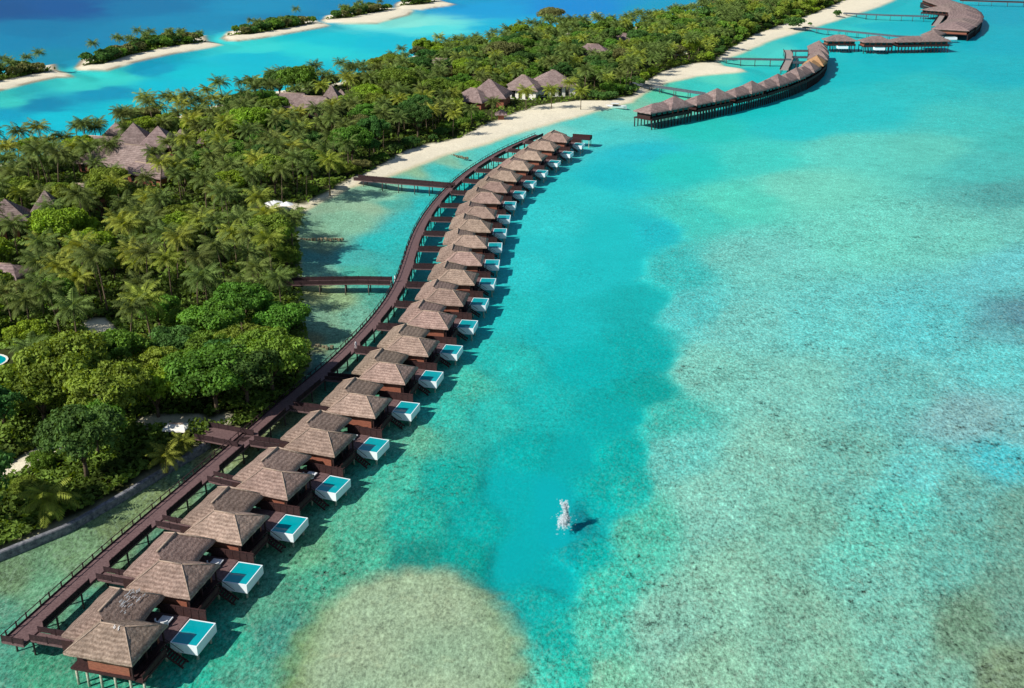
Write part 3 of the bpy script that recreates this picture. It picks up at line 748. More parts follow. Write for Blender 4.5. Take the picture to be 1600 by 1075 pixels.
pier('footbridge', [(1318,21),(1380,24),(1450,26)], 2.6, 'faint thin footbridge from the far beach to the arc of thatched villas', 'footbridge', G, pile_gap=8, mat_deck='grey', mat_rail='grey', rh=.7)
pier('jetty', [(1500,1),(1560,3),(1640,5)], 3.0, 'long dark jetty line at the top right corner beyond the villas', 'jetty', None, pile_gap=12)
# curved landing deck in front of second row
pier('landing_deck', [(1225,109),(1229,101),(1233,93),(1233,84),(1230,78)], 4.5, 'curved pale timber landing deck behind the second villa row', 'deck', None, pile_gap=8, mat_deck='paledeck', rh=.6)
for k_, (a, b) in enumerate((((1238,98),(1262,98)),((1238,90),(1266,90)),((1236,80),(1266,80)))):
    pier('link_walkway', [a, ((a[0]+b[0])/2, a[1]), b], 2.4, '%s short link walkway between curved landing deck and stilt villas, counted from nearest' % ords[k_], 'walkway', 'short walkways off the curved landing deck', pile_gap=9, mat_deck='grey', mat_rail='grey', rh=.7)
# dark end deck at the far villa
o = empty('end_platform', V3(908,222,0), villas[21].rotation_euler.z); tag(o, 'dark timber platform with railing beside the farthest pool villa', 'platform')
mb = MB(); mb.box(-1.8,1.8,-3.8,3.8,1.2,1.6); mb.build('deck', M['darkwood'], o)
mb = MB(); mb.box(1.75,1.82,-3.8,3.8,1.6,2.6); mb.box(-1.8,1.75,-3.82,-3.75,1.6,2.6); mb.build('railing', M['darkwood'], o)
for x in (-1.5, 1.5):
    for y in (-3.4, 0, 3.4):
        mb = MB(); mb.tube([(x,y,-2),(x,y,1.2)], .15, 6); mb.build('pile', M['post'], o)

# ---------------------------------------------------------------- second row and far pavilions
def make_stilt_villa(L=23., both=True, pool=False, roof='thatch_far', name='stilt_villa', D=11.0):
    """x along row, -y outward, origin below middle"""
    r = empty(name); h = L/2; rf = M[roof]
    def B(x0, x1, y0, y1, z0, z1): mb = MB(); mb.box(x0, x1, y0, y1, z0, z1); return mb
    B(-h+.8, h-.8, -D/2+.6, D/2-.6, 1.95, 2.35).build('floor', M['darkwood'], r)
    if both:
        mr = hip(-1.5, h, -D/2, D/2, 5.2, (h*.40,-.6), (h*.48,-.6), 9.3, 2, amp=.12).build('main_roof', rf, r, True)
        hip(-h, 1.0, -D/2+.8, D/2-.8, 5.0, (-h*.55,0), (-.5,0), 7.7, 5, amp=.12).build('side_roof', rf, r, True)
        B(-h+1.3, -.02, -D/2+2.0, D/2-2, 2.353, 4.9).build('room_wall', M['darkwood'], r)
        B(0, h-1.4, -D/2+1.8, D/2-2, 2.353, 5.1).build('room_wall', M['wall'], r)
    else:
        hip(-h, h, -D/2, D/2, 5.0, (-h*.25,0), (h*.25,0), 8.0, 2, amp=.12).build('main_roof', rf, r, True)
        B(-h+1.3, h-1.4, -D/2+1.8, D/2-2, 2.353, 4.9).build('room_wall', M['wall'], r)
    g = MB()
    for x in np.arange(-h+2, h-3, 3.4):
        g = MB(); g.box(x, x+2.2, -D/2+1.72, -D/2+1.79, 2.5, 4.4); g.build('window', M['glass'], r)
    rl = MB(); rl.box(-h+.9, h-.9, -D/2+.55, -D/2+.597, 2.0, 3.2); rl.build('railing', M['darkwood'], r)
    k = int(L/2.2)
    for i in range(k+1):
        for y in (-D/2+.9, D/2-.9):
            x = -h+1.2+(L-2.4)*i/k
            mb = MB(); mb.tube([(x, y, -2), (x, y, 2)], .24, 6); mb.build('stilt', M['rail'], r)
    if pool:
        mb = MB(); mb.box(-3, 3, -D/2-3.6, -D/2+.4, .8, 2.2); p_ = mb.build('plunge_pool', M['poolwall'], r)
        mb = MB(); mb.box(-2.7, 2.7, -D/2-3.3, -D/2+.1, 2.203, 2.25); mb.build('pool_water', M['poolin'], p_)
    return r
R2 = [(1037,163),(1107,151),(1164,138),(1206,127),(1237,117),(1259,107),(1273,97),(1279,88),(1281,80),(1278,73)]
r2 = smooth([P(a, b, 6.5) for a, b in R2], 1)
pr = make_stilt_villa(27)
g2 = 'brown stilt villas of the second row'
gold = None
for i, p in enumerate(r2):
    a = r2[max(i-1, 0)]; b_ = r2[min(i+1, len(r2)-1)]; d = b_-a
    if i == 0: o = pr
    else: o = copy_tree(pr)
    if i == 6:
        for c_ in o.children:
            if 'roof' in c_.name:
                c_.data = c_.data.copy(); c_.data.materials[0] = M['thatch_new']
    o.location = (p.x, p.y, 0); o.rotation_euler.z = math.atan2(d.y, d.x)
    tag(o, ('brown stilt villa with golden new thatch, seventh in the second row' if i == 6 else '%s brown thatched stilt villa from the left in the second row over water' % ords[i] if i else 'leftmost dark brown stilt villa at the near end of the second row'), 'stilt villa', g2)
one = make_stilt_villa(19, False, True, name='stilt_pavilion', D=12)
g3 = 'small thatched pavilions beyond the second row'
spots = [(1312,58,0,'left thatched stilt pavilion with white pool, between villa row and lone pavilion'),(1369,60,0,'lone middle thatched stilt pavilion with a white pool in front')]
for i, (a, b_, an, lab) in enumerate(spots):
    o = one if i == 0 else copy_tree(one)
    x, y = P(a, b_, 6.5); o.location = (x, y, 0); o.rotation_euler.z = an; tag(o, lab, 'pavilion', g3)
two = make_stilt_villa(34, True, False, name='stilt_pavilion', D=14)
x, y = P(1437, 59, 6.5); two.location = (x, y, 0); two.rotation_euler.z = .12; tag(two, 'wide double-roofed stilt pavilion right of the lone pavilion', 'pavilion', g3)
o = copy_tree(one); x, y = P(1459, 48, 7); o.location = (x, y, 0); o.rotation_euler.z = 1.0; tag(o, 'thatched stilt pavilion tucked behind the wide double-roofed one', 'pavilion', g3)
g4 = 'arc of thatched villas at the top right'
ARC = [(1493,37),(1503,31),(1509,24),(1509,17),(1503,11),(1494,6),(1482,2),(1470,-2)]
av = [Vector(P(a, b_, 7)) for a, b_ in ARC]
ao = make_stilt_villa(40, False, False, name='arc_villa', D=24)
for i, p in enumerate(av):
    a = av[max(i-1, 0)]; b_ = av[min(i+1, len(av)-1)]; d = b_-a
    o = ao if i == 0 else copy_tree(ao)
    o.location = (p.x, p.y, 0); o.rotation_euler.z = math.atan2(d.y, d.x)
    tag(o, '%s thatched villa from the near end of the curved arc at top right' % ords[i], 'stilt villa', g4)
pier('arc_walkway', [(1461,40),(1467,32),(1472,24),(1462,13),(1448,8)], 5, 'pale curved walkway inside the arc of thatched villas at top right', 'walkway', pile_gap=14, mat_deck='paledeck')
o = make_stilt_villa(30, False, False, name='arc_pavilion', D=16); x, y = P(1474, 14, 6); o.location = (x, y, 0); o.rotation_euler.z = -.9
tag(o, 'reddish brown thatched pavilion on the inner side of the arc walkway', 'pavilion')
# sundecks by pavilion
for k_, (a, b_, lab) in enumerate(((1457,72,'white plunge pool deck below the wide double-roofed pavilion'),(1483,62,'small white deck right of the pavilions, lower one'),(1482,52,'small white deck right of the pavilions, upper one'))):
    r = empty('pool_deck_box', V3(a, b_, .0)); tag(r, lab, 'pool', 'white pool boxes beside the far pavilions')
    mb = MB(); s2 = (7, 4) if k_ == 0 else (4, 3); mb.box(-s2[0], s2[0], -s2[1], s2[1], .3, 1.7); mb.build('shell', M['poolwall'], r)
    mb = MB(); mb.box(-s2[0]+.6, s2[0]-.6, -s2[1]+1.2, s2[1]-.4, 1.703, 1.75); mb.build('pool_water', M['poolin'], r)

# ---------------------------------------------------------------- island buildings
BLD = []   # exclusion discs for trees: x, y, r
def hut(px, py, Lx, Ly, hw_, hr, rz, label, cat='building', group=None, roof='thatch_far', ridge=.3, wall='stucco', z=1.0, name='thatched_house', open_=False):
    """px,py = pixel of roof middle"""
    zr = z+hw_+hr*.5
    x, y = P(px, py, zr)
    r = empty(name, (x, y, z), math.radians(rz)); tag(r, label, cat, group)
    hx, hy = Lx/2, Ly/2
    rf = hip(-hx, hx, -hy, hy, hw_, (-hx*ridge, 0), (hx*ridge+.01, 0), hw_+hr, int(px) % 7, nu=12, amp=.12).build('roof', M[roof], r, True)
    ridge_mb((-hx*ridge,0), (hx*ridge+.01,0), hw_+hr, [], hw_, .2).build('ridge_cap', M['ridge'], rf, True)
    mb = MB(); mb.box(-hx+1.3, hx-1.3, -hy+1.3, hy-1.3, -1.5, hw_-.1); mb.build('wall', M[wall if open_ or wall != 'stucco' else 'wall'], r)
    g = MB()
    if Lx > 6:
        for xx in np.arange(-hx+2.2, hx-3.2, 3.2):
            g = MB(); g.box(xx, xx+1.6, -hy+1.22, -hy+1.297, .4, hw_-.6); g.build('window', M['glass'], r)
    BLD.append((x, y, max(hx, hy)*(.85 if open_ else .75), z+hw_+(0 if open_ else 1.5)))
    return r
gh = 'thatched roofs of the large hall complex'
hut(196,238,30,17,3.5,5.5,-22,'large sprawling low thatched roof of the hall at left, under two pointed roofs','building',gh,ridge=.6)
hut(158,222,20,12,3.5,4.0,-15,'low thatched roof wing at the left end of the large hall','building',gh,ridge=.5)
hut(233,262,20,10,3.2,2.6,-30,'low thatched roof wing at the lower right of the large hall','building',gh,ridge=.6)
hut(210,206,13,13,6,6.5,10,'left one of two tall pointed thatched roofs above the large hall','building',gh,ridge=0)
hut(248,210,13,13,5.5,6.0,5,'right one of two tall pointed thatched roofs above the large hall','building',gh,ridge=0)
hut(182,200,9,9,5,3.5,5,'small brown thatched roof peeking left of the two pointed roofs','building',gh,ridge=.1)
hut(283,210,8,8,4.5,4,5,'small pointed thatched hut just right of the two tall pointed roofs','hut',None,ridge=0)
hut(322,211,6,6,5,4,5,'tiny pointed thatched hut farthest right of the large hall','hut',None,ridge=0)
gb = 'long low thatched building near the channel shore'
hut(458,154,21,15,4,4.5,-12,'left half of the long low thatched building near the channel shore','building',gb,ridge=.5, open_=True, wall='darkwood')
hut(492,158,19,13,4,4,-6,'right half of the long low thatched building near the channel shore','building',gb,ridge=.5, open_=True, wall='darkwood')
hut(518,143,9,11,5,6,0,'pointed thatched roof at the right end of the long low building','building',gb,ridge=0)
hut(533,146,7,7,4,3,0,'small pale thatched roof beside the pointed one by the channel','building',gb,ridge=.1)
gv = 'thatched beach villas with white walls above the beach'
hut(740,146,17,14,3.4,4.5,-30,'lowest left thatched roof of the beach villas, partly under a tree','house',gv,ridge=.2, wall='wall', open_=True)
hut(765,136,18,16,4.4,6.5,-12,'tall pointed thatched roof second from left among the beach villas','house',gv,ridge=.08, wall='wall', open_=True)
hut(818,127,18,15,4.4,5.5,-18,'thatched beach villa second from right with white wall and dark windows','house',gv,ridge=.12, open_=True)
hut(864,120,21,17,4.9,6,8,'rightmost thatched beach villa with white walls facing the sand','house',gv,ridge=.1, open_=True)
hut(783,174,5,5,2.4,1.8,0,'tiny thatched gazebo at the edge of the beach','gazebo',None,ridge=0,wall='wall',name='gazebo')
hut(72,313,9,9,5,6,10,'cone-shaped thatched hut among palms near the left edge','hut',None,ridge=0)
hut(10,326,12,12,5,5.5,20,'thatched roof at the left edge beside the cone-shaped hut','hut',None,ridge=0)
hut(132,294,13,9,4.5,2.6,-8,'small low thatched roof right of the cone-shaped hut','hut',None,ridge=.4)
hut(4,419,12,9,4.5,2.2,-8,'pale low thatched roof cut by the left edge of the photo','hut',None,ridge=.4)
hut(926,76,22,15,5,5,-10,'grey thatched roof half hidden by far trees behind the beach villas','building',None,ridge=.3)
hut(972,58,20,14,5,4.5,-10,'pale grey thatched roof with a white gable in the far trees','building',None,ridge=.3)
hut(690,96,16,10,5,3,-14,'low brown thatched roof among trees near the channel side','building',None,ridge=.4)
hut(555,252,8,6,4,2,-14,'tiny brown roof among trees near the beach end','hut',None,ridge=.4) if False else None
# pale tents / sunshades
def shade(px, py, s, label):
    x, y = P(px, py, 3); r = empty('sunshade', (x, y, .8)); tag(r, label, 'sunshade', 'white sunshades in beach clearings')
    mb = MB(); k = 8; ring = [(s*math.cos(2*math.pi*i/k), s*math.sin(2*math.pi*i/k), 2.3) for i in range(k)]
    mb.add(ring+[(0,0,3.2)], [(i, (i+1) % k, k) for i in range(k)]+[tuple(range(k-1,-1,-1))]); mb.build('canopy', M['white'], r)
    mb = MB(); mb.tube([(0,0,-.6),(0,0,3.1)], .06, 6); mb.build('pole', M['bark'], r)
    BLD.append((x, y, s+1, 3))
shade(428,318,2.8,'larger white sunshade in the clearing above the lagoon shore')
shade(448,320,2.0,'smaller white sunshade right of the larger one in the clearing')
# pool at left edge
x, y = P(-16, 574); r = empty('garden_pool', (x, y, 1.15)); tag(r, 'turquoise garden pool cut by the left edge among trees', 'pool')
mb = MB(); k = 18; mb.add([(4.2*math.cos(2*math.pi*i/k)-1, 3.6*math.sin(2*math.pi*i/k), .05) for i in range(k)]+[(4.2*math.cos(2*math.pi*i/k)-1, 3.6*math.sin(2*math.pi*i/k), -.8) for i in range(k)], [tuple(range(k))]+[(i, i+k, (i+1) % k+k, (i+1) % k) for i in range(k)])
mb.build('pool_water', M['poolin'], r)
mb = MB()
for i in range(k):
    a = 2*math.pi*i/k; b_ = 2*math.pi*(i+1)/k
    mb.beam((4.4*math.cos(a)-1, 3.8*math.sin(a), .06), (4.4*math.cos(b_)-1, 3.8*math.sin(b_), .06), .4, .16)
mb.build('kerb', M['stucco'], r)
BLD.append((x, y, 5.5, 1))
# small pale kiosk by the landing
r = hut(276,664,4,3,1.8,.5,-6,'small pale flat-roofed beach kiosk by the boardwalk landing','kiosk',None,ridge=.6,roof='stucco',name='kiosk')

# ---------------------------------------------------------------- seawall, groynes, splash, boats
sw = [(-80,895),(0,862),(60,838),(108,818),(165,786),(240,742),(325,690)]
pts = catmull([Vector((*P(a, b_, .9), .0)) for a, b_ in sw], 8)
ws = sweep(pts, [(-.5,-1.5),(-.4,.85),(-.3,1.0),(.3,1.0),(.42,.85),(.6,-1.5)]).build('seawall', M['stone']); tag(ws, 'curving grey stone seawall along the near island shore', 'seawall')
def groyne(pp, wdt, label):
    pts = [Vector((*P(a, b_, .1), .0)) for a, b_ in pp]; r = empty('groyne', pts[0]); tag(r, label, 'groyne', 'low rock groynes in the shallow water')
    mb = MB(); L = [(pts[i], pts[i+1]) for i in range(len(pts)-1)]
    rq = random.Random(int(pp[0][0]))
    for a, b_ in L:
        n_ = int((b_-a).length/.55)
        for i in range(n_):
            c = a.lerp(b_, i/max(1, n_))-pts[0]+Vector((rq.uniform(-.3,.3), rq.uniform(-wdt,wdt)/2, -.12)); s2 = rq.uniform(.3,.6)
            vs = [c+Vector((s2*math.cos(t)*rq.uniform(.7,1.1), s2*math.sin(t)*rq.uniform(.7,1.1), zz)) for zz in (-.5, .08) for t in (0,1.05,2.1,3.14,4.2,5.2)]
            vs.append(c+Vector((0,0,rq.uniform(.15,.3))))
            mb.add(vs, [(i_, (i_+1) % 6, (i_+1) % 6+6, i_+6) for i_ in range(6)]+[(i_+6, (i_+1) % 6+6, 12) for i_ in range(6)])
    mb.build('rocks', M['rock'], r)
groyne([(468,372),(500,371),(538,372)], 1.0, 'thin low rock groyne off the trees between the two footbridges')
groyne([(468,538),(495,537),(520,541)], 1.2, 'short yellowish groyne off the trees below the middle footbridge')
groyne([(690,236),(712,242),(732,246)], 1.4, 'short rock groyne slanting off the beach near the boardwalk')

M['foam'].node_tree.nodes['Principled BSDF'].inputs['Alpha'].default_value = .2
x, y = P(882, 818); sp = empty('water_splash', (x, y, 0)); tag(sp, 'tall white water splash in the turquoise channel', 'splash')
rq = random.Random(5); mb = MB(); dr = MB()
def blob(mb, c, r, rq):
    vs = []; 
    for j, (zz, rr_) in enumerate(((-1,.05),(-.6,.8),(0,1),(.6,.8),(1,.05))):
        for k in range(7):
            t = 2*math.pi*k/7; q_ = rq.uniform(.7,1.3); vs.append((c[0]+r*rr_*math.cos(t)*q_, c[1]+r*rr_*math.sin(t)*q_, c[2]+r*zz*1.2*q_))
    fs = [(j*7+k, j*7+(k+1) % 7, (j+1)*7+(k+1) % 7, (j+1)*7+k) for j in range(4) for k in range(7)]
    mb.add(vs, fs)
for k in range(520):
    t = rq.random()**1.15; h = t*3.3; wob = .20+.13*math.sin(t*7+1)+.12*(1-t)
    lean = .35*math.sin(t*3.1)-.15
    blob(mb, (lean+max(-1.7,min(1.7,rq.gauss(0,1)))*wob, max(-1.7,min(1.7,rq.gauss(0,1)))*wob*1.3+.5*t, h+rq.gauss(0,.12)), rq.uniform(.09,.24)*(1.15-.45*t), rq)
for k in range(45):
    t = rq.random(); a = rq.random()*6.28; rad = abs(rq.gauss(0,.95))
    blob(dr, (rad*math.cos(a), rad*math.sin(a), abs(rq.gauss(t*2.2,.7))), rq.uniform(.03,.07), rq)
mb.build('plume', M['foam'], sp, True); dr.build('droplets', M['foam'], sp, True)
fm = MB()
for k in range(90):
    a = rq.random()*6.28; rad = abs(rq.gauss(0,.8)); c = (rad*math.cos(a)-.2, rad*math.sin(a)*2.0); r_ = rq.uniform(.08,.3)
    fm.add([(c[0]+r_*math.cos(t)*rq.uniform(.6,1.2), c[1]+r_*math.sin(t)*rq.uniform(.6,1.2), .02+k*.001) for t in np.arange(0, 6.2, .9)]+[(c[0],c[1],.06+k*.001)], [(i, (i+1) % 7, 7) for i in range(7)])
fm.build('foam', M['foam'], sp)

def boat(px, py, L, rz, label, canopy=False):
    x, y = P(px, py, .3); r = empty('boat', (x, y, 0), rz); tag(r, label, 'boat', 'small white boats')
    mb = MB(); rings = []
    for i in range(9):
        t = i/8; xx = -L/2+L*t; ww = L*.16*(1 if t < .5 else math.sqrt(max(0, 1-((t-.5)/.5)**2.2)))+.02; zz = .7+.35*t*t
        rings.append([(xx,-ww,zz),(xx,-ww*.75,0),(xx,0,-.3),(xx,ww*.75,0),(xx,ww,zz),(xx,ww*.85,zz-.05),(xx,0,.25 if t < .7 else zz-.05),(xx,-ww*.85,zz-.05)])
    vs = [p for rg in rings for p in rg]
    mb.add(vs, [(i*8+k, i*8+(k+1) % 8, (i+1)*8+(k+1) % 8, (i+1)*8+k) for i in range(8) for k in range(8)]+[tuple(range(8))]); mb.build('hull', M['boat'], r, False)
    mb = MB(); mb.box(-L*.12, L*.1, -L*.08, L*.08, .25, 1.3); mb.build('cabin', M['glass'], r)
    mb = MB(); mb.box(-L*.2, L*.14, -L*.11, L*.11, 1.75, 1.85); mb.build('roof', M['boat'], r)
    mb = MB()
    for a in (-L*.19, L*.13):
        for b_ in (-L*.1, L*.1): mb.tube([(a,b_,.3),(a,b_,1.76)], .04, 5)
    mb.build('roof_frame', M['post'], r)
boat(962,167,10,-.35,'white boat moored off the beach between the bush and the brown villas')
# distant dark jetty with boats at the top
pier('jetty', [(1095,4),(1120,3),(1150,4)], 5, 'dark jetty seen over the treetops at the top edge', 'jetty', pile_gap=12)
boat(1112,0,14,.1,'left white boat tied at the far jetty by the top edge')
boat(1135,5,12,.3,'right white boat tied at the far jetty by the top edge')

# a few people on the boardwalk (specks in the photograph)
def person(px, py, z, label, shirt):
    x, y = P(px, py, z+.6); r = empty('person', (x, y, z), random.random()*6); tag(r, label, 'person', 'people walking on the boardwalk')
    me_ = bpy.data.meshes.new('body')
    V_ = [(0,0,.92),(0,0,1.15),(0,0,1.42),(0,0,1.52),(0,.01,1.66),(.17,0,1.4),(.23,.03,1.12),(.22,-.1,.9),(-.17,0,1.4),(-.23,-.03,1.12),(-.22,.1,.9),(.09,0,.9),(.1,-.06,.48),(.1,.06,.06),(.1,-.08,.03),(-.09,0,.9),(-.1,.1,.48),(-.1,.16,.06),(-.1,.03,.03)]
    E_ = [(0,1),(1,2),(2,3),(3,4),(2,5),(5,6),(6,7),(2,8),(8,9),(9,10),(0,11),(11,12),(12,13),(13,14),(0,15),(15,16),(16,17),(17,18)]
    R_ = [.13,.12,.13,.055,.11,.06,.045,.035,.06,.045,.035,.085,.06,.045,.04,.085,.06,.045,.04]
    me_.from_pydata(V_, E_, []); me_.materials.append(M[shirt])
    o = link('body', me_, r); mo = o.modifiers.new('skin', 'SKIN')
    for i, rr_ in enumerate(R_): me_.skin_vertices[0].data[i].radius = (rr_, rr_)
    me_.skin_vertices[0].data[0].use_root = True
    ss = o.modifiers.new('sub', 'SUBSURF'); ss.levels = 1; ss.render_levels = 1
    mb = MB(); blob(mb, (0,.02,1.74), .09, random.Random(1)); mb.build('hair', M['darkwood'], r, True)
person(617,437,1.81,'person in pale clothes standing where the middle footbridge meets the boardwalk','white')
person(556,541,1.81,'person in pale clothes walking the boardwalk below the middle footbridge','white')

# ---------------------------------------------------------------- vegetation
LM = {}
LM['palm'] = leafmat('palm_leaf', (.12,.165,.040), objrand=.2, trans=.2)
LM['palmy'] = leafmat('palm_leaf_yellowed', (.25,.29,.045), objrand=.15, trans=.25)
LM['olive'] = leafmat('olive_leaf', (.175,.245,.034), objrand=.18)
LM['green'] = leafmat('green_leaf', (.115,.225,.030), objrand=.2)
LM['dark'] = leafmat('dark_leaf', (.065,.145,.032), objrand=.22)
LM['bright'] = leafmat('yellow_green_leaf', (.21,.32,.028), objrand=.15)
LM['brownish'] = leafmat('brownish_leaf', (.17,.18,.06), objrand=.2)
def leaves(centres, normals, size, rg, jit=.55):
    n_ = len(centres)
    N = normals+rg.normal(0, jit, (n_, 3)); N /= np.linalg.norm(N, axis=1)[:,None]+1e-9
    T = np.cross(N, rg.normal(0, 1, (n_, 3))); T /= np.linalg.norm(T, axis=1)[:,None]+1e-9
    Bt = np.cross(N, T)
    s = size*rg.uniform(.6, 1.3, (n_, 1))
    v = np.stack([centres-T*s*.5, centres-Bt*s*.33+T*s*.05, centres+T*s*.55, centres+Bt*s*.33+T*s*.05], 1)
    v[:,0] -= N*s*.1; v[:,2] -= N*s*.12
    F = np.arange(n_*4).reshape(n_, 4)
    return v.reshape(-1, 3), F
def crown_pts(R, H, base, nl, per, rg, flat=1.0):
    """lobes on an umbrella-shaped crown; returns leaf centres and normals"""
    cs = []; ns = []
    for k in range(nl):
        a = rg.uniform(0, 2*math.pi); rr_ = R*math.sqrt(rg.uniform(0, 1))*.78
        zz = base+(H-base)*(.35+.65*math.sqrt(max(0, 1-(rr_/R)**2)))*rg.uniform(.66, 1.04)
        lr = R*rg.uniform(.15, .31)
        n_ = int(per*rg.uniform(.7, 1.3))
        d = rg.normal(0, 1, (n_, 3)); d /= np.linalg.norm(d, axis=1)[:,None]
        d[:,2] = np.where(d[:,2] < -.35, -d[:,2], d[:,2])
        rad = lr*rg.uniform(.72, 1.08, (n_, 1))
        c = np.array([rr_*math.cos(a), rr_*math.sin(a), zz-lr*.6])
        cs.append(c+d*rad*np.array([1, 1, .72*flat])); ns.append(d)
    return np.concatenate(cs), np.concatenate(ns)
def trunk_mb(H, base, R, rg, nlimb=5):
    mb = MB(); mb.tube([(0,0,-.8),(.1,.05,base*.5),(.0,.1,base*.95),(.1,0,base+(H-base)*.5)], [.32,.25,.2,.08], 7)
    for k in range(nlimb):
        a = k*2*math.pi/nlimb+rg.uniform(0,.8); r_ = R*rg.uniform(.45,.75)
        mb.tube([(0,.05,base*.7),(r_*.4*math.cos(a), r_*.4*math.sin(a), base+.2*(H-base)),(r_*math.cos(a), r_*math.sin(a), base+.55*(H-base))], [.16,.1,.04], 5)
    return mb
TREES = []
for k in range(4):
    rg = np.random.default_rng(40+k)
    R = (5.2, 4.4, 6.0, 4.8)[k]; H = (8.6, 8.0, 9.0, 9.6)[k]; base = (3.2, 2.6, 3.4, 3.4)[k]
    c, nn = crown_pts(R, H, base, (52, 42, 66, 46)[k], (180, 180, 180, 185)[k], rg)
    c2, n2 = crown_pts(R*.8, H*.72, base*.7, 10, 60, rg)
    v, f = leaves(np.concatenate([c, c2]), np.concatenate([nn, n2]), .44, rg)
    TREES.append((R, H, v, f, trunk_mb(H, base, R, rg)))
meshes = {}
tk = [t[4].mesh('trunk', M['bark2'], True) for t in TREES]
for tint in ('olive','green','dark','bright','brownish'):
    for k in range(4): meshes[tint, k] = npmesh('crown', TREES[k][2], TREES[k][3], LM[tint])
# palm
def frond(mb_v, mb_f, org, az, el, L, rg, droop=1.0, nleaf=17):
    pts = []; p = Vector(org); a = el
    seg = 8
    for i in range(seg+1):
        pts.append(p.copy())
        a -= droop*(.09+.20*(i/seg)); step_ = L/seg
        p = p+Vector((math.cos(az)*math.cos(a), math.sin(az)*math.cos(a), math.sin(a)))*step_
    side = Vector((-math.sin(az), math.cos(az), 0))
    for i in range(seg):     # rachis
        o = len(mb_v); wv_ = .06*(1-i/seg)+.015
        mb_v += [tuple(pts[i]-side*wv_), tuple(pts[i]+side*wv_), tuple(pts[i+1]+side*wv_*.8), tuple(pts[i+1]-side*wv_*.8)]; mb_f.append((o,o+1,o+2,o+3))
    for j in range(nleaf):
        t = (j+1.2)/(nleaf+.6); ii = min(seg-1, int(t*seg)); fr_ = t*seg-ii
        c = pts[ii].lerp(pts[ii+1], fr_); d = (pts[ii+1]-pts[ii]).normalized()
        ll = L*.30*math.sin(math.pi*min(1, t*.86+.14))**.6*rg.uniform(.85, 1.1); wl = .17
        for sg in (-1, 1):
            dirn = (side*sg*.8+d*.55+Vector((0,0,-.32-.25*rg.random()))).normalized()
            e = c+dirn*ll; e.z -= ll*.12; mid_ = c+dirn*ll*.5
            o = len(mb_v)
            mb_v += [tuple(c), tuple(mid_+d*wl*.6), tuple(e), tuple(mid_-d*wl*.6)]; mb_f.append((o,o+1,o+2,o+3))
PALMS = []
for k in range(5):
    rg = np.random.default_rng(90+k); H = (9.0, 10.5, 8.2, 11.5, 3.2)[k]; lean = (.6, 1.2, .3, 1.6, .2)[k]; az0 = rg.uniform(0, 6.28)
    tx, ty = lean*math.cos(az0), lean*math.sin(az0)
    mb = MB(); mb.tube([(0,0,-.8),(tx*.15,ty*.15,H*.3),(tx*.5,ty*.5,H*.65),(tx,ty,H)], [.24,.17,.14,.12], 7)
    v = []; f = []; nf = (24, 22, 26, 23, 20)[k]
    for i in range(nf):
        az = i*2.399+rg.uniform(-.15,.15); t = i/nf
        el = 1.25-1.25*t**.8+rg.uniform(-.12,.12)
        frond(v, f, (tx, ty, H), az, el, rg.uniform(4.3, 5.3), rg, droop=.75+.5*t)
    PALMS.append((H, np.array(v), np.array(f), mb.mesh('trunk', M['bark'], True)))
pm = {}
for tint in ('palm', 'palmy'):
    for k in range(5): pm[tint, k] = npmesh('crown', PALMS[k][1], PALMS[k][2], LM[tint])

# ---- scatter
def blocked(x, y):
    for bx, by, br, bz in BLD:
        dx, dy = x-bx, y-by
        # keep off the building and out of the strip in front of it
        if dx*dx+dy*dy < (br+2.0)**2: return True
        dist = math.hypot(bx, by); fx_, fy_ = -bx/dist, -by/dist
        al = dx*fx_+dy*fy_; la = abs(dx*fy_-dy*fx_)
        ln = max(3.0, (9.5-bz)/(CAM_H-8)*dist)
        if 0 < al < br+ln and la < br*.75: return True
    return False
def near_sand(x, y, ex=1.0):
    for pl, r in SANDW:
        d = float(segdist(pl, np.array([x]), np.array([y]), False)[0])
        if d < r+ex: return True
        # keep the line of sight open
        dist = math.hypot(x, y)
        for back in (4, 8, 12):
            k_ = (dist+back)/dist
            if float(segdist(pl, np.array([x*k_]), np.array([y*k_]), False)[0]) < r+.8 and back < dist*.11: return 2
    return False
trees = []   # (kind, tint, variant, x, y, scale, rot)
def addtree(kind, tint, var, x, y, sc, rot=None):
    trees.append([kind, tint, var, x, y, sc, rot if rot is not None else random.uniform(0, 6.28)])
# named ones the photograph shows clearly (crown pixel)
for px_, py_, tint, sc, var in ((72,776,'palmy',1.05,4),(228,468,'palmy',1.18,0),(112,480,'palm',1.05,2),(420,372,'palmy',1.1,0),(320,432,'palm',1.1,2),(512,250,'palmy',1.15,0),
                           (258,712,'palmy',.75,4),(285,690,'palmy',.6,4),(235,160,'palm',1.25,1),(183,180,'palm',1.15,3),(345,128,'palm',1.2,1),(490,102,'palm',1.1,3),(60,440,'palm',1.0,2),(95,415,'palmy',1.0,0),
                           (822,142,'palmy',1.0,2),(862,140,'palmy',1.0,2),(908,142,'palmy',.95,2),(910,137,'palm',.9,4),(172,225,'palm',1.1,2),(243,238,'palm',1.0,2),(38,470,'palm',1.0,0),(45,545,'palm',.9,2),(430,215,'palm',1.1,0),(300,405,'palm',1.,3)):
    H = PALMS[var][0]*sc; x, y = P(px_, py_, H+1); addtree('palm', tint, var, x, y, sc)
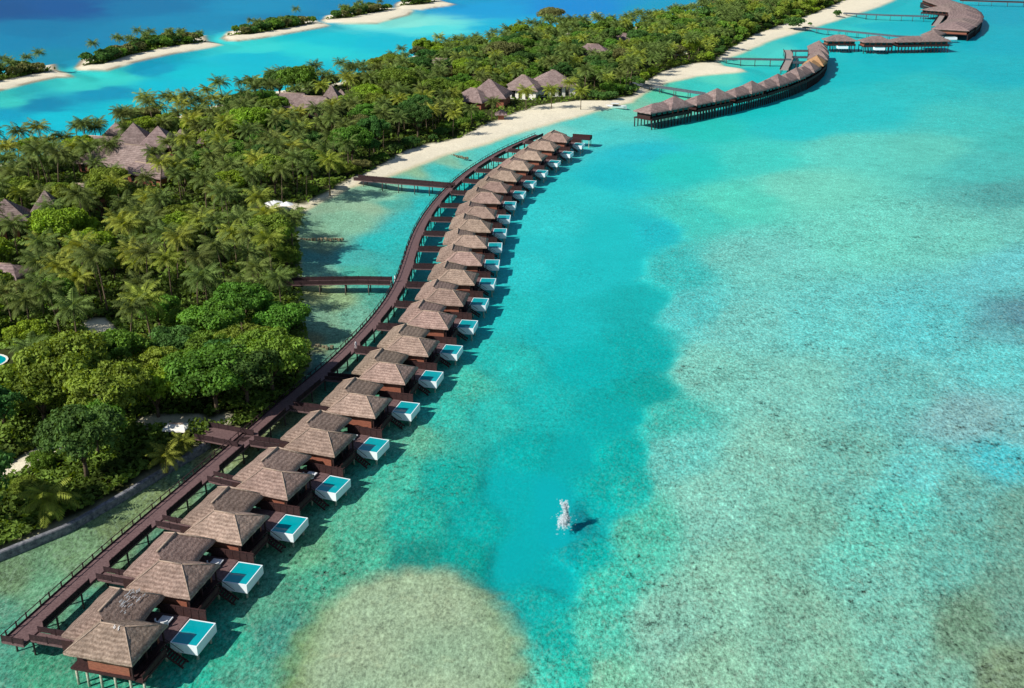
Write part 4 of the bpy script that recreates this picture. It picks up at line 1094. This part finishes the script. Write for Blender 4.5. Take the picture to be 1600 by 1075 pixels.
for px_, py_, tint, sc, var in ((465,118,'green',1.7,2),(455,112,'green',1.2,1),(390,185,'bright',1.5,2),(620,115,'olive',1.9,2),(585,125,'bright',1.6,0),(680,135,'olive',1.5,2),(655,150,'green',1.4,0),(785,70,'brownish',1.9,2),(860,20,'brownish',1.7,2),(895,30,'olive',1.5,0),
                           (730,100,'bright',1.4,2),(800,95,'bright',1.3,0),(100,560,'olive',1.5,2),(170,600,'olive',1.4,0),(60,600,'olive',1.3,1),(330,560,'green',1.5,2),(380,568,'dark',1.3,0),(420,545,'green',1.3,2),(270,520,'dark',1.3,1),(330,490,'green',1.3,0),(380,520,'olive',1.2,0),(240,600,'bright',1.1,1),(140,380,'bright',1.2,0),
                           (930,112,'green',1.2,0)):
    H = TREES[var][1]*sc*.85; x, y = P(px_, py_, H); addtree('tree', tint, var, x, y, sc)
for (bx_, by_, sc) in ((1240,48,1.25),(1308,28,.85),(1265,42,.4)):
    x, y = P(bx_, by_, 0); addtree('tree', 'dark', 2 if sc > .9 else 1, x, y, sc); trees[-1].append('low')
for bx_, by_, sc in ((700,212,.8),(722,205,.7),(742,196,.75),(690,218,.6),(950,152,.8),(966,150,.7),(979,150,.55),(940,160,.6),(988,146,.5),(958,143,.8),(926,158,.6),(1000,137,.5),(975,140,.7),(992,134,.6)):
    x, y = P(bx_, by_, 0); addtree('tree', 'green' if sc > .6 else 'dark', int(bx_) % 4, x, y, sc); trees[-1].append('low')
pts_t = [(t[3], t[4], 5.5 if t[0] == 'palm' else 5.0*t[5]) for t in trees]
cell = {}
def reg(x, y, r): cell.setdefault((int(x//10), int(y//10)), []).append((x, y, r))
for a in pts_t: reg(*a)
def ok(x, y, r):
    ci, cj = int(x//10), int(y//10)
    for i in range(ci-2, ci+3):
        for j in range(cj-2, cj+3):
            for (a, b_, c_) in cell.get((i, j), ()):
                if (a-x)**2+(b_-y)**2 < (.5*(r+c_))**2*1.0: return False
    return True
# candidate generation in ground space
cand = []
vx = [p[0] for p in VEGW]; vy = [p[1] for p in VEGW]
ys = []
rc = random.Random(21)
N_C = 26000
cx_ = np.array([rc.uniform(min(vx), max(vx)) for _ in range(N_C)]); cy_ = np.array([rc.uniform(100, max(vy)) for _ in range(N_C)])
sdv = sdist(VEGW, cx_, cy_)
for i in range(N_C):
    if sdv[i] < .5: continue
    qx, qy = PROJ(cx_[i], cy_[i], 5)
    if qx < -70 or qx > 1680 or qy < -25 or qy > 1120: continue
    cand.append((float(cx_[i]), float(cy_[i]), float(sdv[i]), qx, qy))
for (x, y, dd, qx, qy) in cand:
    # palm share: strong along the channel shore, moderate inland, low near the bottom left
    chan = sst(26, 4, dd) if qy < 262 - .13*qx + 30 and qx < 1100 else 0
    inland = .72 if (qy < 480 and qx < 560) else .22
    if qx > 560: inland = .40 if qx < 1150 else .22
    if qy > 520: inland = .08
    if 270 < qx < 480 and 480 < qy < 680: inland = .02
    if qx > 480 and qy > 90+.0*qx and dd < 16 and qx < 1000: inland = .15
    pp = max(chan*.9, inland)
    if dd < 2.5: pp *= .3
    if rc.random() < pp:
        r = 4.9; kind = 'palm'
    else:
        r = rc.uniform(5.4, 8.2); kind = 'tree'
        if dd < 4: r = rc.uniform(2.6, 4.2)
        r = min(r, (dd+3.2)*1.0+1.0)
    if not ok(x, y, r): continue
    if blocked(x, y): continue
    ns = near_sand(x, y, 1.2)
    if ns == 2:
        if ok(x, y, 3.2): addtree('tree', rc.choice(('green','olive')), rc.randrange(4), x, y, .42, rc.uniform(0, 6.28)); trees[-1].append('low'); reg(x, y, 3.2)
        continue
    if ns: continue
    nzv = float(vnoise(np.array([x]), np.array([y]), 38, 31)[0]); nz2 = rc.random()
    if kind == 'palm':
        var = rc.choice((0, 1, 2, 2, 3)); tint = 'palmy' if rc.random() < .22 else 'palm'
        addtree('palm', tint, var, x, y, rc.uniform(.82, 1.12) if qy > 60 else rc.uniform(.9,1.2), rc.uniform(0, 6.28))
    else:
        q_ = nzv+.35*(nz2-.5)
        if qx > 900: q_ -= .12
        tint = 'bright' if q_ > .74 else 'olive' if q_ > .52 else 'green' if q_ > .30 else 'dark'
        if rc.random() < .05: tint = 'brownish'
        if 190 < qx < 480 and 440 < qy < 680: tint = rc.choice(('green','dark','olive','green'))
        if qx < 240 and 520 < qy < 660: tint = rc.choice(('olive','green','olive','bright'))
        addtree('tree', tint, rc.randrange(4), x, y, (r*.175)*rc.uniform(.85, 1.05), rc.uniform(0, 6.28))
        if dd < 5: trees[-1].append('low')
    reg(x, y, r)
# islets
for s_, v_ in ISLW:
    x0 = min(p[0] for p in v_); x1 = max(p[0] for p in v_); y0 = min(p[1] for p in v_); y1 = max(p[1] for p in v_)
    for _ in range(900):
        x = rc.uniform(x0, x1); y = rc.uniform(y0, y1)
        if float(sdist(v_, np.array([x]), np.array([y]))[0]) < 1: continue
        kind = 'palm' if rc.random() < .3 else 'tree'; r = 4.6 if kind == 'palm' else 3.9
        if not ok(x, y, r*1.0): continue
        reg(x, y, r)
        if kind == 'palm': addtree('palm', 'palm', rc.choice((0, 1, 2)), x, y, rc.uniform(.7, .95))
        else: addtree('tree', rc.choice(('dark', 'dark', 'green', 'brownish')), rc.randrange(4), x, y, rc.uniform(.7, 1.0)); trees[-1].append('low')
print('TREES', sum(t[0] == 'palm' for t in trees), sum(t[0] == 'tree' for t in trees))

LMK = [('the seawall',170,745),('the sandy path by the near left',70,690),('the boardwalk landing',300,640),('the left garden pool',25,590),('the leafy shore below the middle footbridge',420,560),
       ('the middle footbridge',440,430),('the sandy gap in the palms',160,500),('the left-edge pale roof',20,430),('the cone-shaped hut',70,330),('the large thatched hall',205,250),('the channel shore left of the hall',80,215),
       ('the channel shore between hall and long building',340,150),('the long low building',480,165),('the white sunshades',445,325),('the beach footbridge',560,260),('the bare clearing behind the sunshades',290,345),
       ('the forest between hall and beach',380,240),('the beach below the villas',720,200),('the beach villas',810,135),('the channel shore past the long building',590,90),('the low channel-side roof',690,100),
       ('the grey roof in the far trees',930,80),('the channel shore behind the beach villas',830,45),('the pale gabled roof',980,50),('the bush at the beach corner',970,140),('the sand spit',1110,85),
       ('the far beach',1200,40),('the far forest',1100,40),('the far tip of the island',1290,5),
       ('the leftmost islet',40,110),('the second islet',230,80),('the third islet',420,42),('the fourth islet',560,22),('the farthest islet',650,5),('the forest centre',560,180)]
TINTS = dict(palm='dark green', palmy='yellowish', olive='olive', green='mid green', dark='dark green', bright='bright yellow-green', brownish='brownish')
recs = []
for t in trees:
    h = (PALMS[t[2]][0] if t[0] == 'palm' else TREES[t[2]][1])*t[5]
    qx, qy = PROJ(t[3], t[4], 1+h*.8)
    z = min(range(len(LMK)), key=lambda k: (LMK[k][1]-qx)**2+((LMK[k][2]-qy)*1.6)**2)
    recs.append((t, z, qx, qy, h, math.hypot(t[3], t[4])))
def rank(kind): return sorted([r for r in recs if r[0][0] == kind], key=lambda r: r[5]/r[0][5]**.6)
gz = lambda x, y: 0.95
for kind in ('palm', 'tree'):
    R_ = rank(kind); ind = R_[:296]; rest = R_[296:]
    grp = {}
    for r in ind: grp.setdefault((r[1], r[0][1]), []).append(r)
    for (z, tint), L_ in grp.items():
        L_.sort(key=lambda r: r[2]); n_ = len(L_)
        for i, (t, _, qx, qy, h, _) in enumerate(L_):
            noun = ('coconut palm' if kind == 'palm' else 'leafy tree')
            if n_ == 1: lab = 'only %s %s nearest %s' % (TINTS[tint], noun, LMK[z][0])
            elif i == 0: lab = 'leftmost %s %s nearest %s' % (TINTS[tint], noun, LMK[z][0])
            elif i == n_-1: lab = 'rightmost %s %s nearest %s' % (TINTS[tint], noun, LMK[z][0])
            else: lab = '%s from left, %s %s nearest %s' % (ords[min(i, 29)], TINTS[tint], noun, LMK[z][0])
            o = empty('palm_tree' if kind == 'palm' else 'broadleaf_tree', (t[3], t[4], .9-(2.3*t[5] if len(t) > 7 else 0)), t[6]); o.scale = (t[5], t[5], t[5]*(1 if kind == 'palm' else rc.uniform(.85, 1.1)))
            tag(o, lab, 'palm tree' if kind == 'palm' else 'tree', 'coconut palms on the islands' if kind == 'palm' else 'leafy trees on the islands')
            if kind == 'palm': link('trunk', PALMS[t[2]][3], o); link('crown', pm[tint, t[2]], o)
            else: link('trunk', tk[t[2]], o); link('crown', meshes[tint, t[2]], o)
    # the many farther ones as one mass
    VV = []; FF = []; MI = []; o_ = 0; tints = ['palm','palmy'] if kind == 'palm' else ['olive','green','dark','bright','brownish']
    for (t, _, qx, qy, h, dist) in rest:
        zo = .9-(2.3*t[5] if len(t) > 7 else 0)
        v, f = (PALMS[t[2]][1], PALMS[t[2]][2]) if kind == 'palm' else (TREES[t[2]][2], TREES[t[2]][3])
        if kind == 'palm': v = v.reshape(-1, 4, 3); keep = np.ones(len(v), bool)
        else: v = v.reshape(-1, 4, 3); keep = np.random.default_rng(int(qx*7) % 1000).random(len(v)) < .22
        v = v[keep].copy()
        if kind == 'tree': c = v.mean(1, keepdims=True); v = c+(v-c)*2.5
        v = v.reshape(-1, 3); a = t[6]; c, s_ = math.cos(a), math.sin(a)
        v = v*t[5]; x = v[:,0]*c-v[:,1]*s_+t[3]; y = v[:,0]*s_+v[:,1]*c+t[4]
        VV.append(np.stack([x, y, v[:,2]+zo], 1)); k_ = len(v)//4
        FF.append(np.arange(o_, o_+len(v)).reshape(-1, 4)); o_ += len(v); MI.append(np.full(k_, tints.index(t[1])))
    if VV:
        me = npmesh('distant_palms' if kind == 'palm' else 'distant_forest', np.concatenate(VV), np.concatenate(FF), LM[tints[0]])
        for tt in tints[1:]: me.materials.append(LM[tt])
        me.polygons.foreach_set('material_index', np.concatenate(MI).astype(np.int32)); me.update()
        o = link(me.name, me); tag(o, 'mass of %s on the far part of the long island' % ('distant palms' if kind == 'palm' else 'distant tree crowns'), 'forest', kind='stuff')
print('faces rest', o_)
# undergrowth
N_U = 60000
ux = []; uy = []
ur = np.random.default_rng(77)
qx = ur.uniform(-80, 1400, 260000); qy = ur.uniform(-20, 900, 260000)
x, y = P(qx, qy)
keep = (sdist(VEGW, x, y) > -.9)
qx2 = ur.uniform(-60, 720, 60000); qy2 = ur.uniform(-6, 160, 60000); x2, y2 = P(qx2, qy2); k2 = np.zeros(60000, bool)
for s_, v_ in ISLW: k2 |= sdist(v_, x2, y2) > -.5
x = np.concatenate([x, x2]); y = np.concatenate([y, y2]); keep = np.concatenate([keep, k2])
dist_ = np.hypot(x, y)
for pl, r in SANDW: keep &= segdist(pl, x, y, False) > r+.3
for bx, by, br, bz in BLD: keep &= (x-bx)**2+(y-by)**2 > (br+.5)**2
x, y = x[keep], y[keep]; dist_ = dist_[keep]
hh = 1.0+ (.2+2.2*vnoise(x, y, 4.5, 51)**1.5)*ur.uniform(.35, 1, len(x))
sz = .45+dist_*.0016
cts = np.stack([x, y, hh], 1); nrm = np.tile(np.array([[0, 0, 1.]]), (len(x), 1))
v, f = leaves(cts, nrm, 1.0, ur, .7); cc_ = cts.repeat(4, 0); v = cc_+(v-cc_)*sz.repeat(4)[:,None]*1.3
ug = npmesh('undergrowth', v, f, leafmat('undergrowth_leaf', (.12,.19,.03), scale=.12, amt=.4, objrand=0))
tag(link('undergrowth', ug), 'low green undergrowth filling the ground beneath the trees', 'undergrowth', kind='stuff')
